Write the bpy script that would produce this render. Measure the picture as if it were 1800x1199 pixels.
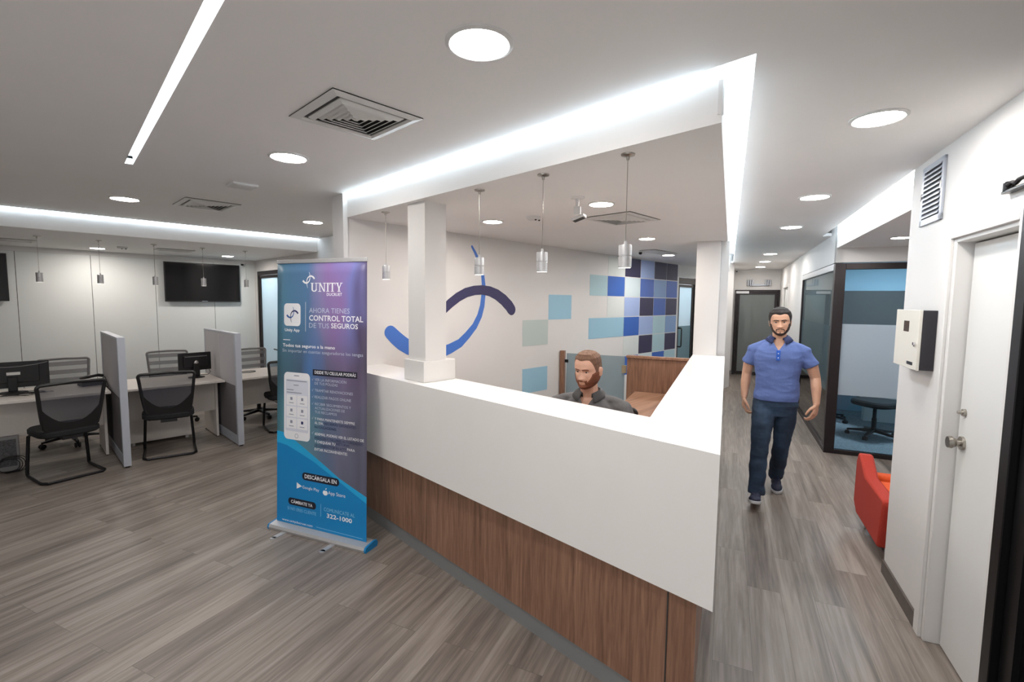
import bpy, bmesh, math, random
from math import sin, cos, pi, radians as R, atan2, sqrt
from mathutils import Vector as V, Matrix as M
from mathutils.geometry import tessellate_polygon
random.seed(7)
sc = bpy.context.scene
for o in list(bpy.data.objects): bpy.data.objects.remove(o)
col = sc.collection

# ---------------- camera, world, exposure ----------------
def make_camera():
    f, p, r, ta = 842.3, R(4.728), R(.612), R(43.87)
    Rp = M(((1, 0, 0), (0, -sin(p), -cos(p)), (0, cos(p), -sin(p))))
    Rr = M(((cos(r), -sin(r), 0), (sin(r), cos(r), 0), (0, 0, 1)))
    # world X runs along the desk wall, Y towards it; heading frame (right, forward, up)
    W = M(((sin(ta), -cos(ta), 0), (cos(ta), sin(ta), 0), (0, 0, 1)))
    K = Rr @ Rp @ W                     # rows: right, down, forward
    cam = bpy.data.objects.new('camera', bpy.data.cameras.new('camera'))
    col.objects.link(cam)
    rot = M((K[0], -K[1], -K[2])).transposed()
    cam.matrix_world = M.Translation((0, 0, 1.75)) @ rot.to_4x4()
    cam.data.sensor_width = 36; cam.data.lens = f * 36 / 1800
    cam.data.clip_start = .05
    sc.camera = cam
make_camera()
w = bpy.data.worlds.new('world'); sc.world = w; w.use_nodes = True
w.node_tree.nodes['Background'].inputs[0].default_value = (.95, .97, 1, 1)
w.node_tree.nodes['Background'].inputs[1].default_value = 1.0
sc.view_settings.view_transform = 'Standard'; sc.view_settings.look = 'None'
sc.view_settings.gamma = 1; sc.view_settings.use_curve_mapping = False
sc.view_settings.exposure = 0.5
DOWN = 95.0        # radiance of the downlight diffusers
COVE = 8.0         # radiance of the cove strips
# corridor frame: E runs down the corridor, N to its left
TH = R(19.6)
E2 = V((cos(TH), sin(TH))); N2 = V((-sin(TH), cos(TH)))
def SN(s, n, z=0.0):
    q = E2 * s + N2 * n
    return V((q.x, q.y, z))

# ---------------- materials ----------------
def lin(c):
    if isinstance(c, str):
        c = [int(c[i:i+2], 16) / 255 for i in (1, 3, 5)]
        c = [x / 12.92 if x <= .04045 else ((x + .055) / 1.055) ** 2.4 for x in c]
    return (c[0], c[1], c[2], 1)
def nodes(name):
    m = bpy.data.materials.new(name); m.use_nodes = True
    return m, m.node_tree, m.node_tree.nodes['Principled BSDF']
def setin(b, k, v):
    for kk in (k if isinstance(k, tuple) else (k,)):
        if kk in b.inputs: b.inputs[kk].default_value = v; return
def mat(name, c, rough=.5, metal=0, noise=0, nscale=30, bump=0, bscale=200, spec=None, alpha=None, coat=0):
    m, t, b = nodes(name)
    b.inputs['Base Color'].default_value = lin(c)
    b.inputs['Roughness'].default_value = rough; b.inputs['Metallic'].default_value = metal
    if spec is not None: setin(b, ('Specular IOR Level', 'Specular'), spec)
    if coat: setin(b, 'Coat Weight', coat)
    tc = t.nodes.new('ShaderNodeTexCoord')
    if noise:
        n = t.nodes.new('ShaderNodeTexNoise'); n.inputs['Scale'].default_value = nscale
        n.inputs['Detail'].default_value = 4
        t.links.new(tc.outputs['Object'], n.inputs['Vector'])
        r = t.nodes.new('ShaderNodeValToRGB')
        L = lin(c)
        r.color_ramp.elements[0].position = .3; r.color_ramp.elements[1].position = .7
        r.color_ramp.elements[0].color = (*[x * (1 - noise) for x in L[:3]], 1)
        r.color_ramp.elements[1].color = (*[min(1, x * (1 + noise)) for x in L[:3]], 1)
        t.links.new(n.outputs['Fac'], r.inputs[0]); t.links.new(r.outputs[0], b.inputs['Base Color'])
    if bump:
        n = t.nodes.new('ShaderNodeTexNoise'); n.inputs['Scale'].default_value = bscale
        t.links.new(tc.outputs['Object'], n.inputs['Vector'])
        bp = t.nodes.new('ShaderNodeBump'); bp.inputs['Strength'].default_value = bump
        bp.inputs['Distance'].default_value = .002
        t.links.new(n.outputs['Fac'], bp.inputs['Height']); t.links.new(bp.outputs[0], b.inputs['Normal'])
    return m
def emit(name, c, s):
    m, t, b = nodes(name)
    b.inputs['Base Color'].default_value = (0.8, .8, .8, 1)
    setin(b, ('Emission Color', 'Emission'), lin(c)); b.inputs['Emission Strength'].default_value = s
    return m
def wood(name, dark, mid, light, axis='Z', rough=.4, plank=None, scale=1.0, ang=0):
    """grain runs along axis; plank=(length,width) adds staggered boards along local X (rotated by ang)"""
    m, t, b = nodes(name); N = t.nodes.new; Lk = t.links.new
    tc = N('ShaderNodeTexCoord'); mp = N('ShaderNodeMapping')
    mp.inputs['Rotation'].default_value = (0, 0, -ang)
    Lk(tc.outputs['Object'], mp.inputs['Vector'])
    vec = mp.outputs['Vector']
    st = N('ShaderNodeMapping')
    sx = {'X': (.9, 16, 16), 'Y': (16, .9, 16), 'Z': (16, 16, .9)}[axis]
    st.inputs['Scale'].default_value = [q * scale for q in sx]
    if plank:
        bk = N('ShaderNodeTexBrick'); bk.offset = .37; bk.offset_frequency = 2
        bk.inputs['Scale'].default_value = 1; bk.inputs['Mortar Size'].default_value = .0012
        bk.inputs['Mortar Smooth'].default_value = .2
        bk.inputs['Brick Width'].default_value = plank[0]; bk.inputs['Row Height'].default_value = plank[1]
        bk.inputs['Color1'].default_value = (0, 0, 0, 1); bk.inputs['Color2'].default_value = (1, 1, 1, 1)
        bk.inputs['Mortar'].default_value = (.5, .5, .5, 1); bk.inputs['Bias'].default_value = 0
        Lk(vec, bk.inputs['Vector'])
        off = N('ShaderNodeVectorMath'); off.operation = 'SCALE'; off.inputs['Scale'].default_value = 23.7
        Lk(bk.outputs['Color'], off.inputs[0])
        ad = N('ShaderNodeVectorMath'); ad.operation = 'ADD'
        Lk(vec, ad.inputs[0]); Lk(off.outputs[0], ad.inputs[1]); Lk(ad.outputs[0], st.inputs['Vector'])
    else:
        Lk(vec, st.inputs['Vector'])
    n1 = N('ShaderNodeTexNoise'); n1.inputs['Scale'].default_value = 1.0; n1.inputs['Detail'].default_value = 7
    n1.inputs['Roughness'].default_value = .62; n1.inputs['Distortion'].default_value = .9
    Lk(st.outputs[0], n1.inputs['Vector'])
    n2 = N('ShaderNodeTexNoise'); n2.inputs['Scale'].default_value = 5.0; n2.inputs['Detail'].default_value = 5
    Lk(st.outputs[0], n2.inputs['Vector'])
    mx = N('ShaderNodeMath'); mx.operation = 'MULTIPLY_ADD'; mx.inputs[1].default_value = .35
    Lk(n2.outputs['Fac'], mx.inputs[0])
    sc1 = N('ShaderNodeMath'); sc1.operation = 'MULTIPLY'; sc1.inputs[1].default_value = .75
    Lk(n1.outputs['Fac'], sc1.inputs[0]); Lk(sc1.outputs[0], mx.inputs[2])
    src = mx.outputs[0]
    if plank:
        pk = N('ShaderNodeMath'); pk.operation = 'MULTIPLY_ADD'; pk.inputs[1].default_value = .10; 
        sb = N('ShaderNodeSeparateColor'); Lk(bk.outputs['Color'], sb.inputs[0])
        Lk(sb.outputs[0], pk.inputs[0]); 
        s2 = N('ShaderNodeMath'); s2.operation = 'SUBTRACT'; s2.inputs[1].default_value = .05
        Lk(src, s2.inputs[0]); Lk(s2.outputs[0], pk.inputs[2]); src = pk.outputs[0]
    rp = N('ShaderNodeValToRGB'); cr = rp.color_ramp
    cr.elements[0].position = .36; cr.elements[0].color = lin(dark)
    cr.elements[1].position = .72; cr.elements[1].color = lin(light)
    e = cr.elements.new(.54); e.color = lin(mid)
    Lk(src, rp.inputs[0])
    out = rp.outputs[0]
    if plank:
        mm = N('ShaderNodeMix'); mm.data_type = 'RGBA'; mm.blend_type = 'MIX'
        mm.inputs[7].default_value = lin([x * .5 for x in lin(dark)[:3]])
        fm = N('ShaderNodeMath'); fm.operation = 'MULTIPLY'; fm.inputs[1].default_value = .6
        Lk(bk.outputs['Fac'], fm.inputs[0]); Lk(fm.outputs[0], mm.inputs[0]); Lk(out, mm.inputs[6]); out = mm.outputs[2]
    Lk(out, b.inputs['Base Color']); b.inputs['Roughness'].default_value = rough
    bp = N('ShaderNodeBump'); bp.inputs['Strength'].default_value = .12; bp.inputs['Distance'].default_value = .002
    Lk(src, bp.inputs['Height']); Lk(bp.outputs[0], b.inputs['Normal'])
    return m
def glass(name, tint, gloss=1.45, frost=None, frost_amt=0.0, film=None):
    """architectural pane: see-through tint, fresnel reflection; frost adds a milky translucent share.
    film=(z0,z1) limits the frost to a band of world height"""
    m = bpy.data.materials.new(name); m.use_nodes = True; t = m.node_tree; t.nodes.clear(); N = t.nodes.new; Lk = t.links.new
    out = N('ShaderNodeOutputMaterial'); tr = N('ShaderNodeBsdfTransparent'); tr.inputs[0].default_value = lin(tint)
    base = tr.outputs[0]
    if frost:
        tl = N('ShaderNodeBsdfTranslucent'); tl.inputs[0].default_value = lin(frost)
        df = N('ShaderNodeBsdfDiffuse'); df.inputs[0].default_value = lin(frost)
        m1 = N('ShaderNodeMixShader'); m1.inputs[0].default_value = .45
        Lk(tl.outputs[0], m1.inputs[1]); Lk(df.outputs[0], m1.inputs[2])
        m2 = N('ShaderNodeMixShader'); m2.inputs[0].default_value = frost_amt
        Lk(base, m2.inputs[1]); Lk(m1.outputs[0], m2.inputs[2]); base = m2.outputs[0]
        if film:
            g = N('ShaderNodeNewGeometry'); sp = N('ShaderNodeSeparateXYZ'); Lk(g.outputs['Position'], sp.inputs[0])
            a = N('ShaderNodeMath'); a.operation = 'GREATER_THAN'; a.inputs[1].default_value = film[0]
            c = N('ShaderNodeMath'); c.operation = 'LESS_THAN'; c.inputs[1].default_value = film[1]
            d = N('ShaderNodeMath'); d.operation = 'MULTIPLY'; e = N('ShaderNodeMath'); e.operation = 'MULTIPLY'
            e.inputs[1].default_value = frost_amt
            Lk(sp.outputs[2], a.inputs[0]); Lk(sp.outputs[2], c.inputs[0]); Lk(a.outputs[0], d.inputs[0]); Lk(c.outputs[0], d.inputs[1])
            Lk(d.outputs[0], e.inputs[0]); Lk(e.outputs[0], m2.inputs[0])
    gl = N('ShaderNodeBsdfGlossy'); gl.inputs['Roughness'].default_value = .02
    fr = N('ShaderNodeFresnel'); fr.inputs[0].default_value = gloss
    m3 = N('ShaderNodeMixShader'); Lk(fr.outputs[0], m3.inputs[0]); Lk(base, m3.inputs[1]); Lk(gl.outputs[0], m3.inputs[2])
    Lk(m3.outputs[0], out.inputs[0])
    return m
def meshfab(name, c, solid=.6, stripe=0):
    m = bpy.data.materials.new(name); m.use_nodes = True; t = m.node_tree; b = t.nodes['Principled BSDF']; N = t.nodes.new; Lk = t.links.new
    b.inputs['Base Color'].default_value = lin(c); b.inputs['Roughness'].default_value = .8
    tr = N('ShaderNodeBsdfTransparent'); mx = N('ShaderNodeMixShader'); out = t.nodes['Material Output']
    mx.inputs[0].default_value = solid
    if stripe:
        tc = N('ShaderNodeTexCoord'); wv = N('ShaderNodeTexWave'); wv.bands_direction = 'Z'; wv.inputs['Scale'].default_value = stripe
        Lk(tc.outputs['Object'], wv.inputs['Vector'])
        mr = N('ShaderNodeMapRange'); mr.inputs[1].default_value = .4; mr.inputs[2].default_value = .6
        mr.inputs[3].default_value = solid - .22; mr.inputs[4].default_value = min(1, solid + .2)
        Lk(wv.outputs['Fac'], mr.inputs[0]); Lk(mr.outputs[0], mx.inputs[0])
    Lk(tr.outputs[0], mx.inputs[1]); Lk(b.outputs[0], mx.inputs[2]); Lk(mx.outputs[0], out.inputs[0])
    return m

WHITE = mat('white_paint', '#D8D6D4', .6, noise=.01, nscale=3, bump=.05)
WHITE2 = mat('satin_wall_panel', '#DADDDB', .45, noise=.01, nscale=2)
CEIL = mat('ceiling_paint', '#EFEDEB', .7, noise=.012, nscale=2, bump=.04)
SOLID = mat('white_solid_surface', '#ECEAE7', .22, noise=.006, nscale=5)
PANELW = mat('white_panel', '#DCDBD8', .35, noise=.008, nscale=4)
WALNUT = wood('walnut_laminate', '#664A3A', '#86634F', '#9F7962', 'Z', .42, scale=1.6)
WALNUTH = wood('walnut_laminate_flat', '#7A5945', '#99735B', '#AE8971', 'X', .4)
FLOOR = wood('grey_oak_planks', '#5C534D', '#7D736B', '#998F87', 'X', .42, plank=(1.22, .18), ang=TH, scale=.75)
BASEW = mat('dark_grey_baseboard', '#5A524D', .5, noise=.15, nscale=20)
KICK = mat('grey_kick_panel', '#8B8D8D', .4, metal=.3)
BLACK = mat('black_plastic', '#141416', .45)
BLACKM = mat('black_metal', '#1B1A1C', .35, metal=.5)
DKBR = mat('dark_bronze_frame', '#2A2426', .4, metal=.4)
SCREEN = mat('tv_screen', '#0E0F12', .12)
ALU = mat('brushed_aluminium', '#C6C6C7', .42, metal=.6, noise=.03, nscale=80)
CHROME = mat('chrome', '#D8D8DA', .12, metal=1)
STEEL = mat('satin_steel', '#A9A49C', .28, metal=1)
DESKW = mat('desk_white_melamine', '#D9D2CB', .4, noise=.02, nscale=40)
PARTF = mat('partition_light_fabric', '#B9B7BA', .9, noise=.05, nscale=200)
PARTD = mat('partition_dark_fabric', '#6B6768', .9, noise=.08, nscale=200)
PARTM = mat('partition_frame', '#B7BCC6', .4, metal=.2)
MESHB = meshfab('black_back_mesh', '#3A3B47', .66)
MESHG = meshfab('grey_back_mesh', '#77777B', .62, stripe=3.2)
SEATB = mat('black_seat_fabric', '#17181A', .85, noise=.1, nscale=150)
GREYP = mat('grey_plastic', '#7A797A', .5)
RED = mat('red_wool', '#AE3628', .9, noise=.08, nscale=120, bump=.3, bscale=300)
ORANGE = mat('orange_wool', '#D9531C', .9, noise=.06, nscale=120, bump=.3, bscale=300)
LAMP = emit('downlight_diffuser', '#FFF9F3', DOWN); LAMPS = emit('soffit_light_diffuser', '#FFF6EE', DOWN * 1.6)
PEND = emit('pendant_bulb', '#FFF1E2', 110)
LEDC = emit('cove_led', '#DDF1FF', COVE)
VENTW = mat('vent_white', '#D6D5D2', .4)
VENTD = mat('vent_dark', '#3C3B3A', .7)
CLEAR = glass('clear_pane', '#DCE9EA', 1.45)
SIDEG = glass('side_pane', '#D5E6E8', 1.7, '#B4C8CC', .55, film=(.70, 2.2))
FILMG = glass('film_pane', '#D5E4EA', 1.45, '#CFD8DF', .88, film=(.70, 1.53))
FROST = glass('frosted_door_pane', '#DDE9EC', 1.45, '#E2F1F7', .88)
SIDEF = glass('side_film', '#BFD2D6', 1.2, '#A3B9BF', .6)
TEALF = glass('teal_film', '#A9CCD4', 1.45, '#9FC9D3', .7)
GREYG = glass('smoked_pane', '#7C8283', 1.35, '#A6ADAB', .93)
GATEG = glass('gate_pane', '#D3DEE1', 1.45, '#C5D3DA', .5)
CARPET = mat('blue_grey_carpet', '#888E92', .95, noise=.3, nscale=60)
ROOMBL = mat('pale_blue_wall', '#B2CEDC', .6)
PAL = {'n': mat('paint_navy', '#332F4E', .5), 'b': mat('paint_blue', '#3562B4', .5), 'B': mat('paint_mid_blue', '#4A68B2', .5),
       'p': mat('paint_periwinkle', '#9DB0DA', .5), 's': mat('paint_soft_blue', '#809CC4', .5), 't': mat('paint_pale_teal', '#A9C6CD', .5),
       'l': mat('paint_light_blue', '#97BFD3', .5), 'g': mat('paint_grey_green', '#B9C6C2', .5), 'w': mat('paint_pale_grey', '#D2D8D6', .5),
       'c': mat('paint_ice', '#C9D8DD', .5), 'A': mat('paint_arc_blue', '#4472C4', .5), 'D': mat('paint_arc_navy', '#37335A', .5)}

# ---------------- mesh helpers ----------------
class MB:
    def __init__(s): s.bm = bmesh.new(); s.mats = []; s.cur = 0
    def use(s, m):
        if m not in s.mats: s.mats.append(m)
        s.cur = s.mats.index(m); return s
    def _f(s, fs):
        for f in fs: f.material_index = s.cur
    def poly(s, pts, flip=False):
        vs = [s.bm.verts.new(p) for p in (reversed(pts) if flip else pts)]
        f = s.bm.faces.new(vs); s._f([f]); return f
    def hexa(s, a, b):   # a: 4 lower pts, b: 4 upper pts (ccw from above)
        va = [s.bm.verts.new(p) for p in a]; vb = [s.bm.verts.new(p) for p in b]
        fs = [s.bm.faces.new(va[::-1]), s.bm.faces.new(vb)]
        n = len(va)
        for i in range(n):
            j = (i + 1) % n; fs.append(s.bm.faces.new((va[i], va[j], vb[j], vb[i])))
        s._f(fs); return s
    def prism(s, pts, z0, z1):
        ar = sum(pts[i][0] * pts[(i+1) % len(pts)][1] - pts[(i+1) % len(pts)][0] * pts[i][1] for i in range(len(pts)))
        if ar < 0: pts = pts[::-1]
        return s.hexa([(p[0], p[1], z0) for p in pts], [(p[0], p[1], z1) for p in pts])
    def box(s, x0, x1, y0, y1, z0, z1, m=None):
        c = [(x0, y0), (x1, y0), (x1, y1), (x0, y1)]
        a = [V((x, y, z0)) for x, y in c]; b = [V((x, y, z1)) for x, y in c]
        if m: a = [m @ p for p in a]; b = [m @ p for p in b]
        return s.hexa(a, b)
    def ring(s, c, ax, r, n, r2=None, ref=None):
        ax = V(ax).normalized(); ref = V(ref) if ref else (V((0, 0, 1)) if abs(ax.z) < .9 else V((1, 0, 0)))
        u = ax.cross(ref).normalized(); v = ax.cross(u)
        r2 = r2 or r
        return [s.bm.verts.new(V(c) + u * r * cos(2*pi*i/n) + v * r2 * sin(2*pi*i/n)) for i in range(n)]
    def loft(s, rings, cap=True):
        n = len(rings[0]); fs = []
        for a, b in zip(rings, rings[1:]):
            for i in range(n):
                j = (i+1) % n; fs.append(s.bm.faces.new((a[i], a[j], b[j], b[i])))
        if cap: fs.append(s.bm.faces.new(rings[0][::-1])); fs.append(s.bm.faces.new(rings[-1]))
        s._f(fs); return s
    def cyl(s, a, b, r, r2=None, n=20):
        a, b = V(a), V(b); ax = b - a
        return s.loft([s.ring(a, ax, r, n), s.ring(b, ax, r if r2 is None else r2, n)])
    def tube(s, pts, r, n=8, closed=False):
        pts = [V(p) for p in pts]; rs = []
        N = len(pts)
        for i, p in enumerate(pts):
            if closed: d = pts[(i+1) % N] - pts[i-1]
            else: d = pts[min(i+1, N-1)] - pts[max(i-1, 0)]
            if d.length < 1e-9: d = V((0, 0, 1))
            rs.append(d.normalized())
        u = rs[0].cross(V((.13, .21, .97))).normalized(); rings = []
        for p, d in zip(pts, rs):
            u = (u - d * u.dot(d)).normalized(); v = d.cross(u)
            rings.append([s.bm.verts.new(p + u*r*cos(2*pi*k/n) + v*r*sin(2*pi*k/n)) for k in range(n)])
        if closed:
            rings.append(rings[0]); return s.loft(rings, False)
        return s.loft(rings)
    def ell(s, c, r, n=14, m=None, rot=None):
        T = M.Translation(c) @ (rot.to_4x4() if rot else M.Identity(4)) @ M.Diagonal((*((r, r, r) if isinstance(r, (int, float)) else r), 1))
        if m: T = m @ T
        g = bmesh.ops.create_uvsphere(s.bm, u_segments=n, v_segments=max(6, n*2//3), radius=1, matrix=T)
        fs = set(f for v in g['verts'] for f in v.link_faces); s._f(fs); return s
    def disc(s, c, r, n=32, up=False):
        vs = [(c[0]+r*cos(2*pi*i/n), c[1]+r*sin(2*pi*i/n), c[2]) for i in range(n)]
        s.poly(vs, flip=not up); return s
    def lathe(s, prof, c=(0, 0, 0), n=28):   # profile (r,z)
        rings = [[s.bm.verts.new((c[0]+max(r, 1e-4)*cos(2*pi*i/n), c[1]+max(r, 1e-4)*sin(2*pi*i/n), c[2]+z)) for i in range(n)] for r, z in prof]
        return s.loft(rings)
    def build(s, name, m=None, parent=None, bevel=0, smooth=True, ang=35, world=False):
        bmesh.ops.recalc_face_normals(s.bm, faces=s.bm.faces)
        if smooth:
            for f in s.bm.faces: f.smooth = True
            for e in s.bm.edges:
                if len(e.link_faces) == 2 and e.calc_face_angle(0) > R(ang): e.smooth = False
        me = bpy.data.meshes.new(name); s.bm.to_mesh(me); s.bm.free()
        o = bpy.data.objects.new(name, me); col.objects.link(o)
        for q in (s.mats or []): me.materials.append(q)
        if m and not s.mats: me.materials.append(m)
        if parent: o.parent = parent
        if bevel:
            b = o.modifiers.new('bevel', 'BEVEL'); b.width = bevel; b.segments = 2; b.limit_method = 'ANGLE'; b.angle_limit = R(40)
        return o
def tag(o, label=None, cat=None, group=None, kind=None):
    for k, v in (('label', label), ('category', cat), ('group', group), ('kind', kind)):
        if v: o[k] = v
    return o
def struct(o): o['kind'] = 'structure'; return o
def thing(name, label, cat, loc=(0, 0, 0), rz=0, group=None):
    o = bpy.data.objects.new(name, None); col.objects.link(o); o.location = loc; o.rotation_euler = (0, 0, rz)
    o.empty_display_size = .1
    return tag(o, label, cat, group)
def dup(root, loc, rz=None, label=None, group=None):
    def cp(o, par):
        c = o.copy(); col.objects.link(c)
        if par: c.parent = par
        for ch in list(o.children): cp(ch, c)
        return c
    r = cp(root, None); r.location = loc
    if rz is not None: r.rotation_euler = (0, 0, rz)
    if label: r['label'] = label
    if group: r['group'] = group
    return r
def snbox(mb, s0, s1, n0, n1, z0, z1):
    return mb.prism([SN(s0, n0)[:2], SN(s1, n0)[:2], SN(s1, n1)[:2], SN(s0, n1)[:2]], z0, z1)
def arc(cx, cy, r, a0, a1, n=12): return [(cx + r*cos(R(a0+(a1-a0)*i/n)), cy + r*sin(R(a0+(a1-a0)*i/n))) for i in range(n+1)]
# ================= THE SETTING =================
HC, HS, HL = 2.58, 2.40, 2.76       # main ceiling, dropped soffits, top of the cove chambers
def polyholes(outer, holes):
    loops = [[V((*p, 0)) for p in outer]] + [[V((*p, 0)) for p in h] for h in holes]
    flat = [p for l in loops for p in l]
    return flat, tessellate_polygon(loops)
# floor
m = MB(); m.poly([(-2.6, -3.2, 0), (16, -3.2, 0), (16, 9.2, 0), (-2.6, 9.2, 0)])
struct(m.build('floor', FLOOR))
# reception soffit outline (front edge, corridor edge) and the gap around it
FO = lambda y: 1.744 + .0240 * y        # main ceiling edge over the counter front
SOF = [(1.803, .699), tuple(SN(10.87, .025)[:2]), (1.875, 3.70)]
def cor(s, n): return tuple(SN(s, n)[:2])
A0 = (1.758, .577)
rec_hole = [A0, cor(10.85, -.04), (10.20, 3.66), (1.835, 3.66)]
strip_hole = [(.380, .9), (.421, .9), (.568, 3.86), (.527, 3.867)]
left_edge_y = 6.54
niche = [cor(3.76, -1.0), cor(6.95, -1.0), cor(6.95, -3.2), cor(3.76, -3.2)]
outer = [(-2.6, -3.2), (16, -3.2), (16, 7.6), (2.97, 7.6), (2.97, left_edge_y), (-2.6, left_edge_y)]
flat, tris = polyholes(outer, [rec_hole, strip_hole, niche])
m = MB()
lo = [m.bm.verts.new((p.x, p.y, HC)) for p in flat]; hi = [m.bm.verts.new((p.x, p.y, HC + .035)) for p in flat]
for t in tris:
    m.bm.faces.new([lo[i] for i in t]); m.bm.faces.new([hi[i] for i in reversed(t)])
k = 0
for l in (outer, rec_hole, strip_hole, niche):
    n = len(l)
    for i in range(n):
        j = (i+1) % n; m.bm.faces.new((lo[k+i], lo[k+j], hi[k+j], hi[k+i]))
    k += n
ceiling = struct(m.build('ceiling', CEIL, smooth=False))
# slab above everything closes the cove chambers
m = MB(); m.box(-2.6, 16, -3.2, 9.2, HL, HL + .05); m.build('upper_slab', CEIL, ceiling)
# dropped soffits with their upstands
def soffit(name, pts, edges, zt=2.55):
    m = MB(); m.prism(pts, HS, HS + .03)
    for a, b in edges:
        a, b = V(a), V(b); d = (b - a).normalized(); c = sum((V(p) for p in pts), V((0, 0))) / len(pts)
        nn = V((-d.y, d.x)); nn = nn if nn.dot(c - a) > 0 else -nn
        m.prism([a, b, b + nn * .015, a + nn * .015], HS + .03, zt)
    return m.build(name, CEIL, ceiling, smooth=False)
soffit('soffit', SOF, [(SOF[0], SOF[2]), (SOF[0], SOF[1])])
LFY = 6.575
soffit('soffit', [(-2.6, LFY), (2.95, LFY), (2.95, 9.08), (-2.6, 9.08)], [((-2.6, LFY), (2.95, LFY))], 2.575)
soffit('soffit', [cor(3.76, -1.10), cor(6.62, -1.10), cor(6.62, -3.2), cor(3.76, -3.2)], [(cor(3.76, -1.10), cor(6.62, -1.10))])
# LED troughs: a strip lying on the ceiling slab lip shines at the upstand, another stands behind the upstand
def cove(label, a, b, inward, back=.07, ta=0, tb=0, te=0, ti=0):
    """a-b: upstand line; inward: unit vector from the opening towards the soffit"""
    root = thing('cove_light', label, 'light')
    a, b, w = V(a), V(b), V(inward); d = (b - a).normalized()
    m = MB()
    p, q = a + w * .035 + d * ti, b + w * .035
    m.poly([(*p, 2.47), (*q, 2.47), (*q, 2.73), (*p, 2.73)]); m.build('led_strip', LEDC, root)
    m = MB()
    p, q = a - w * (back + .03) + d * ta, b - w * (back + .03) - d * tb
    m.prism([p, q, q - w * .012, p - w * .012], 2.625, 2.665)
    m.build('led_strip', LEDC, root)
    m = MB()
    for (p, q, k) in ((a, b, .30), (a, b, -(back + .12))):
        p2, q2 = p + w * k, q + w * k
        if k > 0: p2 = p2 + d * te
        if k > 0: m.prism([p2, q2, q2 + w * .01, p2 + w * .01], 2.43, HL)
        else: m.prism([p2 + d*ta, q2 - d*tb, q2 - w * .01 - d*tb, p2 - w * .01 + d*ta], HC + .035, HL)
    m.build('trough', WHITE, root)
    return root
cove('cool white cove light along the ceiling recess over the front of the reception counter', (1.804, .66), (1.872, 3.60), (1, 0), .055, te=.42, ti=.10)
cove('long cove light over the corridor side of the reception, running to the corridor end', cor(1.90, .052), cor(10.6, .030), tuple(N2), .10, te=.85, ti=.17)
cove('cove light along the left waiting area, above the row of desks', (-2.5, LFY), (2.9, LFY), (0, 1), .04)
cove('cove light over the alcove by the corner glass room on the right', cor(3.80, -1.10), cor(6.60, -1.10), tuple(-N2), .10)
t = thing('linear_light', 'narrow white strip light recessed in the ceiling at upper left', 'light')
m = MB(); m.poly([(.378, .9, HC+.055), (.423, .9, HC+.055), (.570, 3.87, HC+.055), (.525, 3.87, HC+.055)]); m.build('diffuser', LEDC, t)
m = MB()
m.prism([(.36, .9), (.378, .9), (.525, 3.87), (.507, 3.87)], HC + .035, HC + .07); m.prism([(.423, .9), (.441, .9), (.588, 3.87), (.570, 3.87)], HC + .035, HC + .07)
m.build('channel', WHITE, t)

# left wall clad in tall white panels
m = MB(); m.use(WHITE); m.box(-2.6, 2.95, 9.09, 9.2, 0, HL); m.use(VENTD); m.box(-2.6, 2.95, 9.07, 9.09, 0, 2.40)
m.use(WHITE2)
xs = [-2.6, -2.2, -1.45, -.70, .046, .793, 1.53, 2.315, 2.95]
for a, b in zip(xs, xs[1:]): m.box(a + .003, b - .003, 9.05, 9.072, .06, 2.335)
m.use(WHITE); m.box(-2.6, 2.95, 9.055, 9.072, 2.337, 2.40); m.box(-2.6, 2.95, 9.052, 9.072, 0, .058)
struct(m.build('wall_left', None, smooth=False))
# wall with the glass door beside the desks
m = MB(); m.box(2.95, 3.07, 8.96, 9.2, 0, HL); m.box(2.95, 3.07, 8.0, 8.96, 2.215, HL); m.box(2.95, 3.07, 3.80, 8.0, 0, HL)
struct(m.build('wall_side', WHITE, smooth=False))
m = MB(); m.box(-2.7, -2.6, 1.5, 9.2, 0, HL); struct(m.build('wall_far_left', WHITE))
def framed_door(name, origin, ax, nrm, w, h, fw, pane, top=None, fm=DKBR, handle=True, hs=1, depth=.06):
    """origin at floor, ax along the opening, nrm out towards the viewer"""
    T = M(((ax[0], -nrm[0], 0, origin[0]), (ax[1], -nrm[1], 0, origin[1]), (0, 0, 1, 0), (0, 0, 0, 1)))
    top = top or fw; m = MB()
    m.box(0, fw, 0, depth, 0, h, T); m.box(w - fw, w, 0, depth, 0, h, T); m.box(fw, w - fw, 0, depth, h - top, h, T)
    root = struct(m.build(name, fm, bevel=.003))
    l = MB(); g = .006; lw = .055
    l.box(fw+g, fw+g+lw, .012, .05, .02, h-top-g, T); l.box(w-fw-g-lw, w-fw-g, .012, .05, .02, h-top-g, T)
    l.box(fw+g+lw, w-fw-g-lw, .012, .05, .02, .09, T); l.box(fw+g+lw, w-fw-g-lw, .012, .05, h-top-g-.045, h-top-g, T)
    l.build('door_leaf', fm, root)
    l = MB(); l.box(fw+g+lw, w-fw-g-lw, .028, .034, .09, h-top-g-.045, T); l.build('pane', pane, root)
    if handle:
        x = fw + g + lw * .5 if hs > 0 else w - fw - g - lw * .5
        l = MB(); l.tube([T @ V(p) for p in ((x, .012, 1.0), (x, -.05, 1.0), (x, -.06, 1.02), (x, -.06, 1.30), (x, -.05, 1.32), (x, .012, 1.32))], .011)
        l.build('door_handle', BLACK, root)
    return root, T
d1, T1 = framed_door('door_1', (2.95, 8.95), (0, -1), (-1, 0), .98, 2.21, .05, FROST, top=.06, handle=False)
l = MB(); l.tube([T1 @ V(p) for p in ((.92, .012, .93), (.92, -.035, .93), (.80, -.045, .935))], .010); l.cyl(T1 @ V((.92, .012, .93)), T1 @ V((.92, .004, .93)), .024); l.build('door_handle', BLACK, d1)
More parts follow.
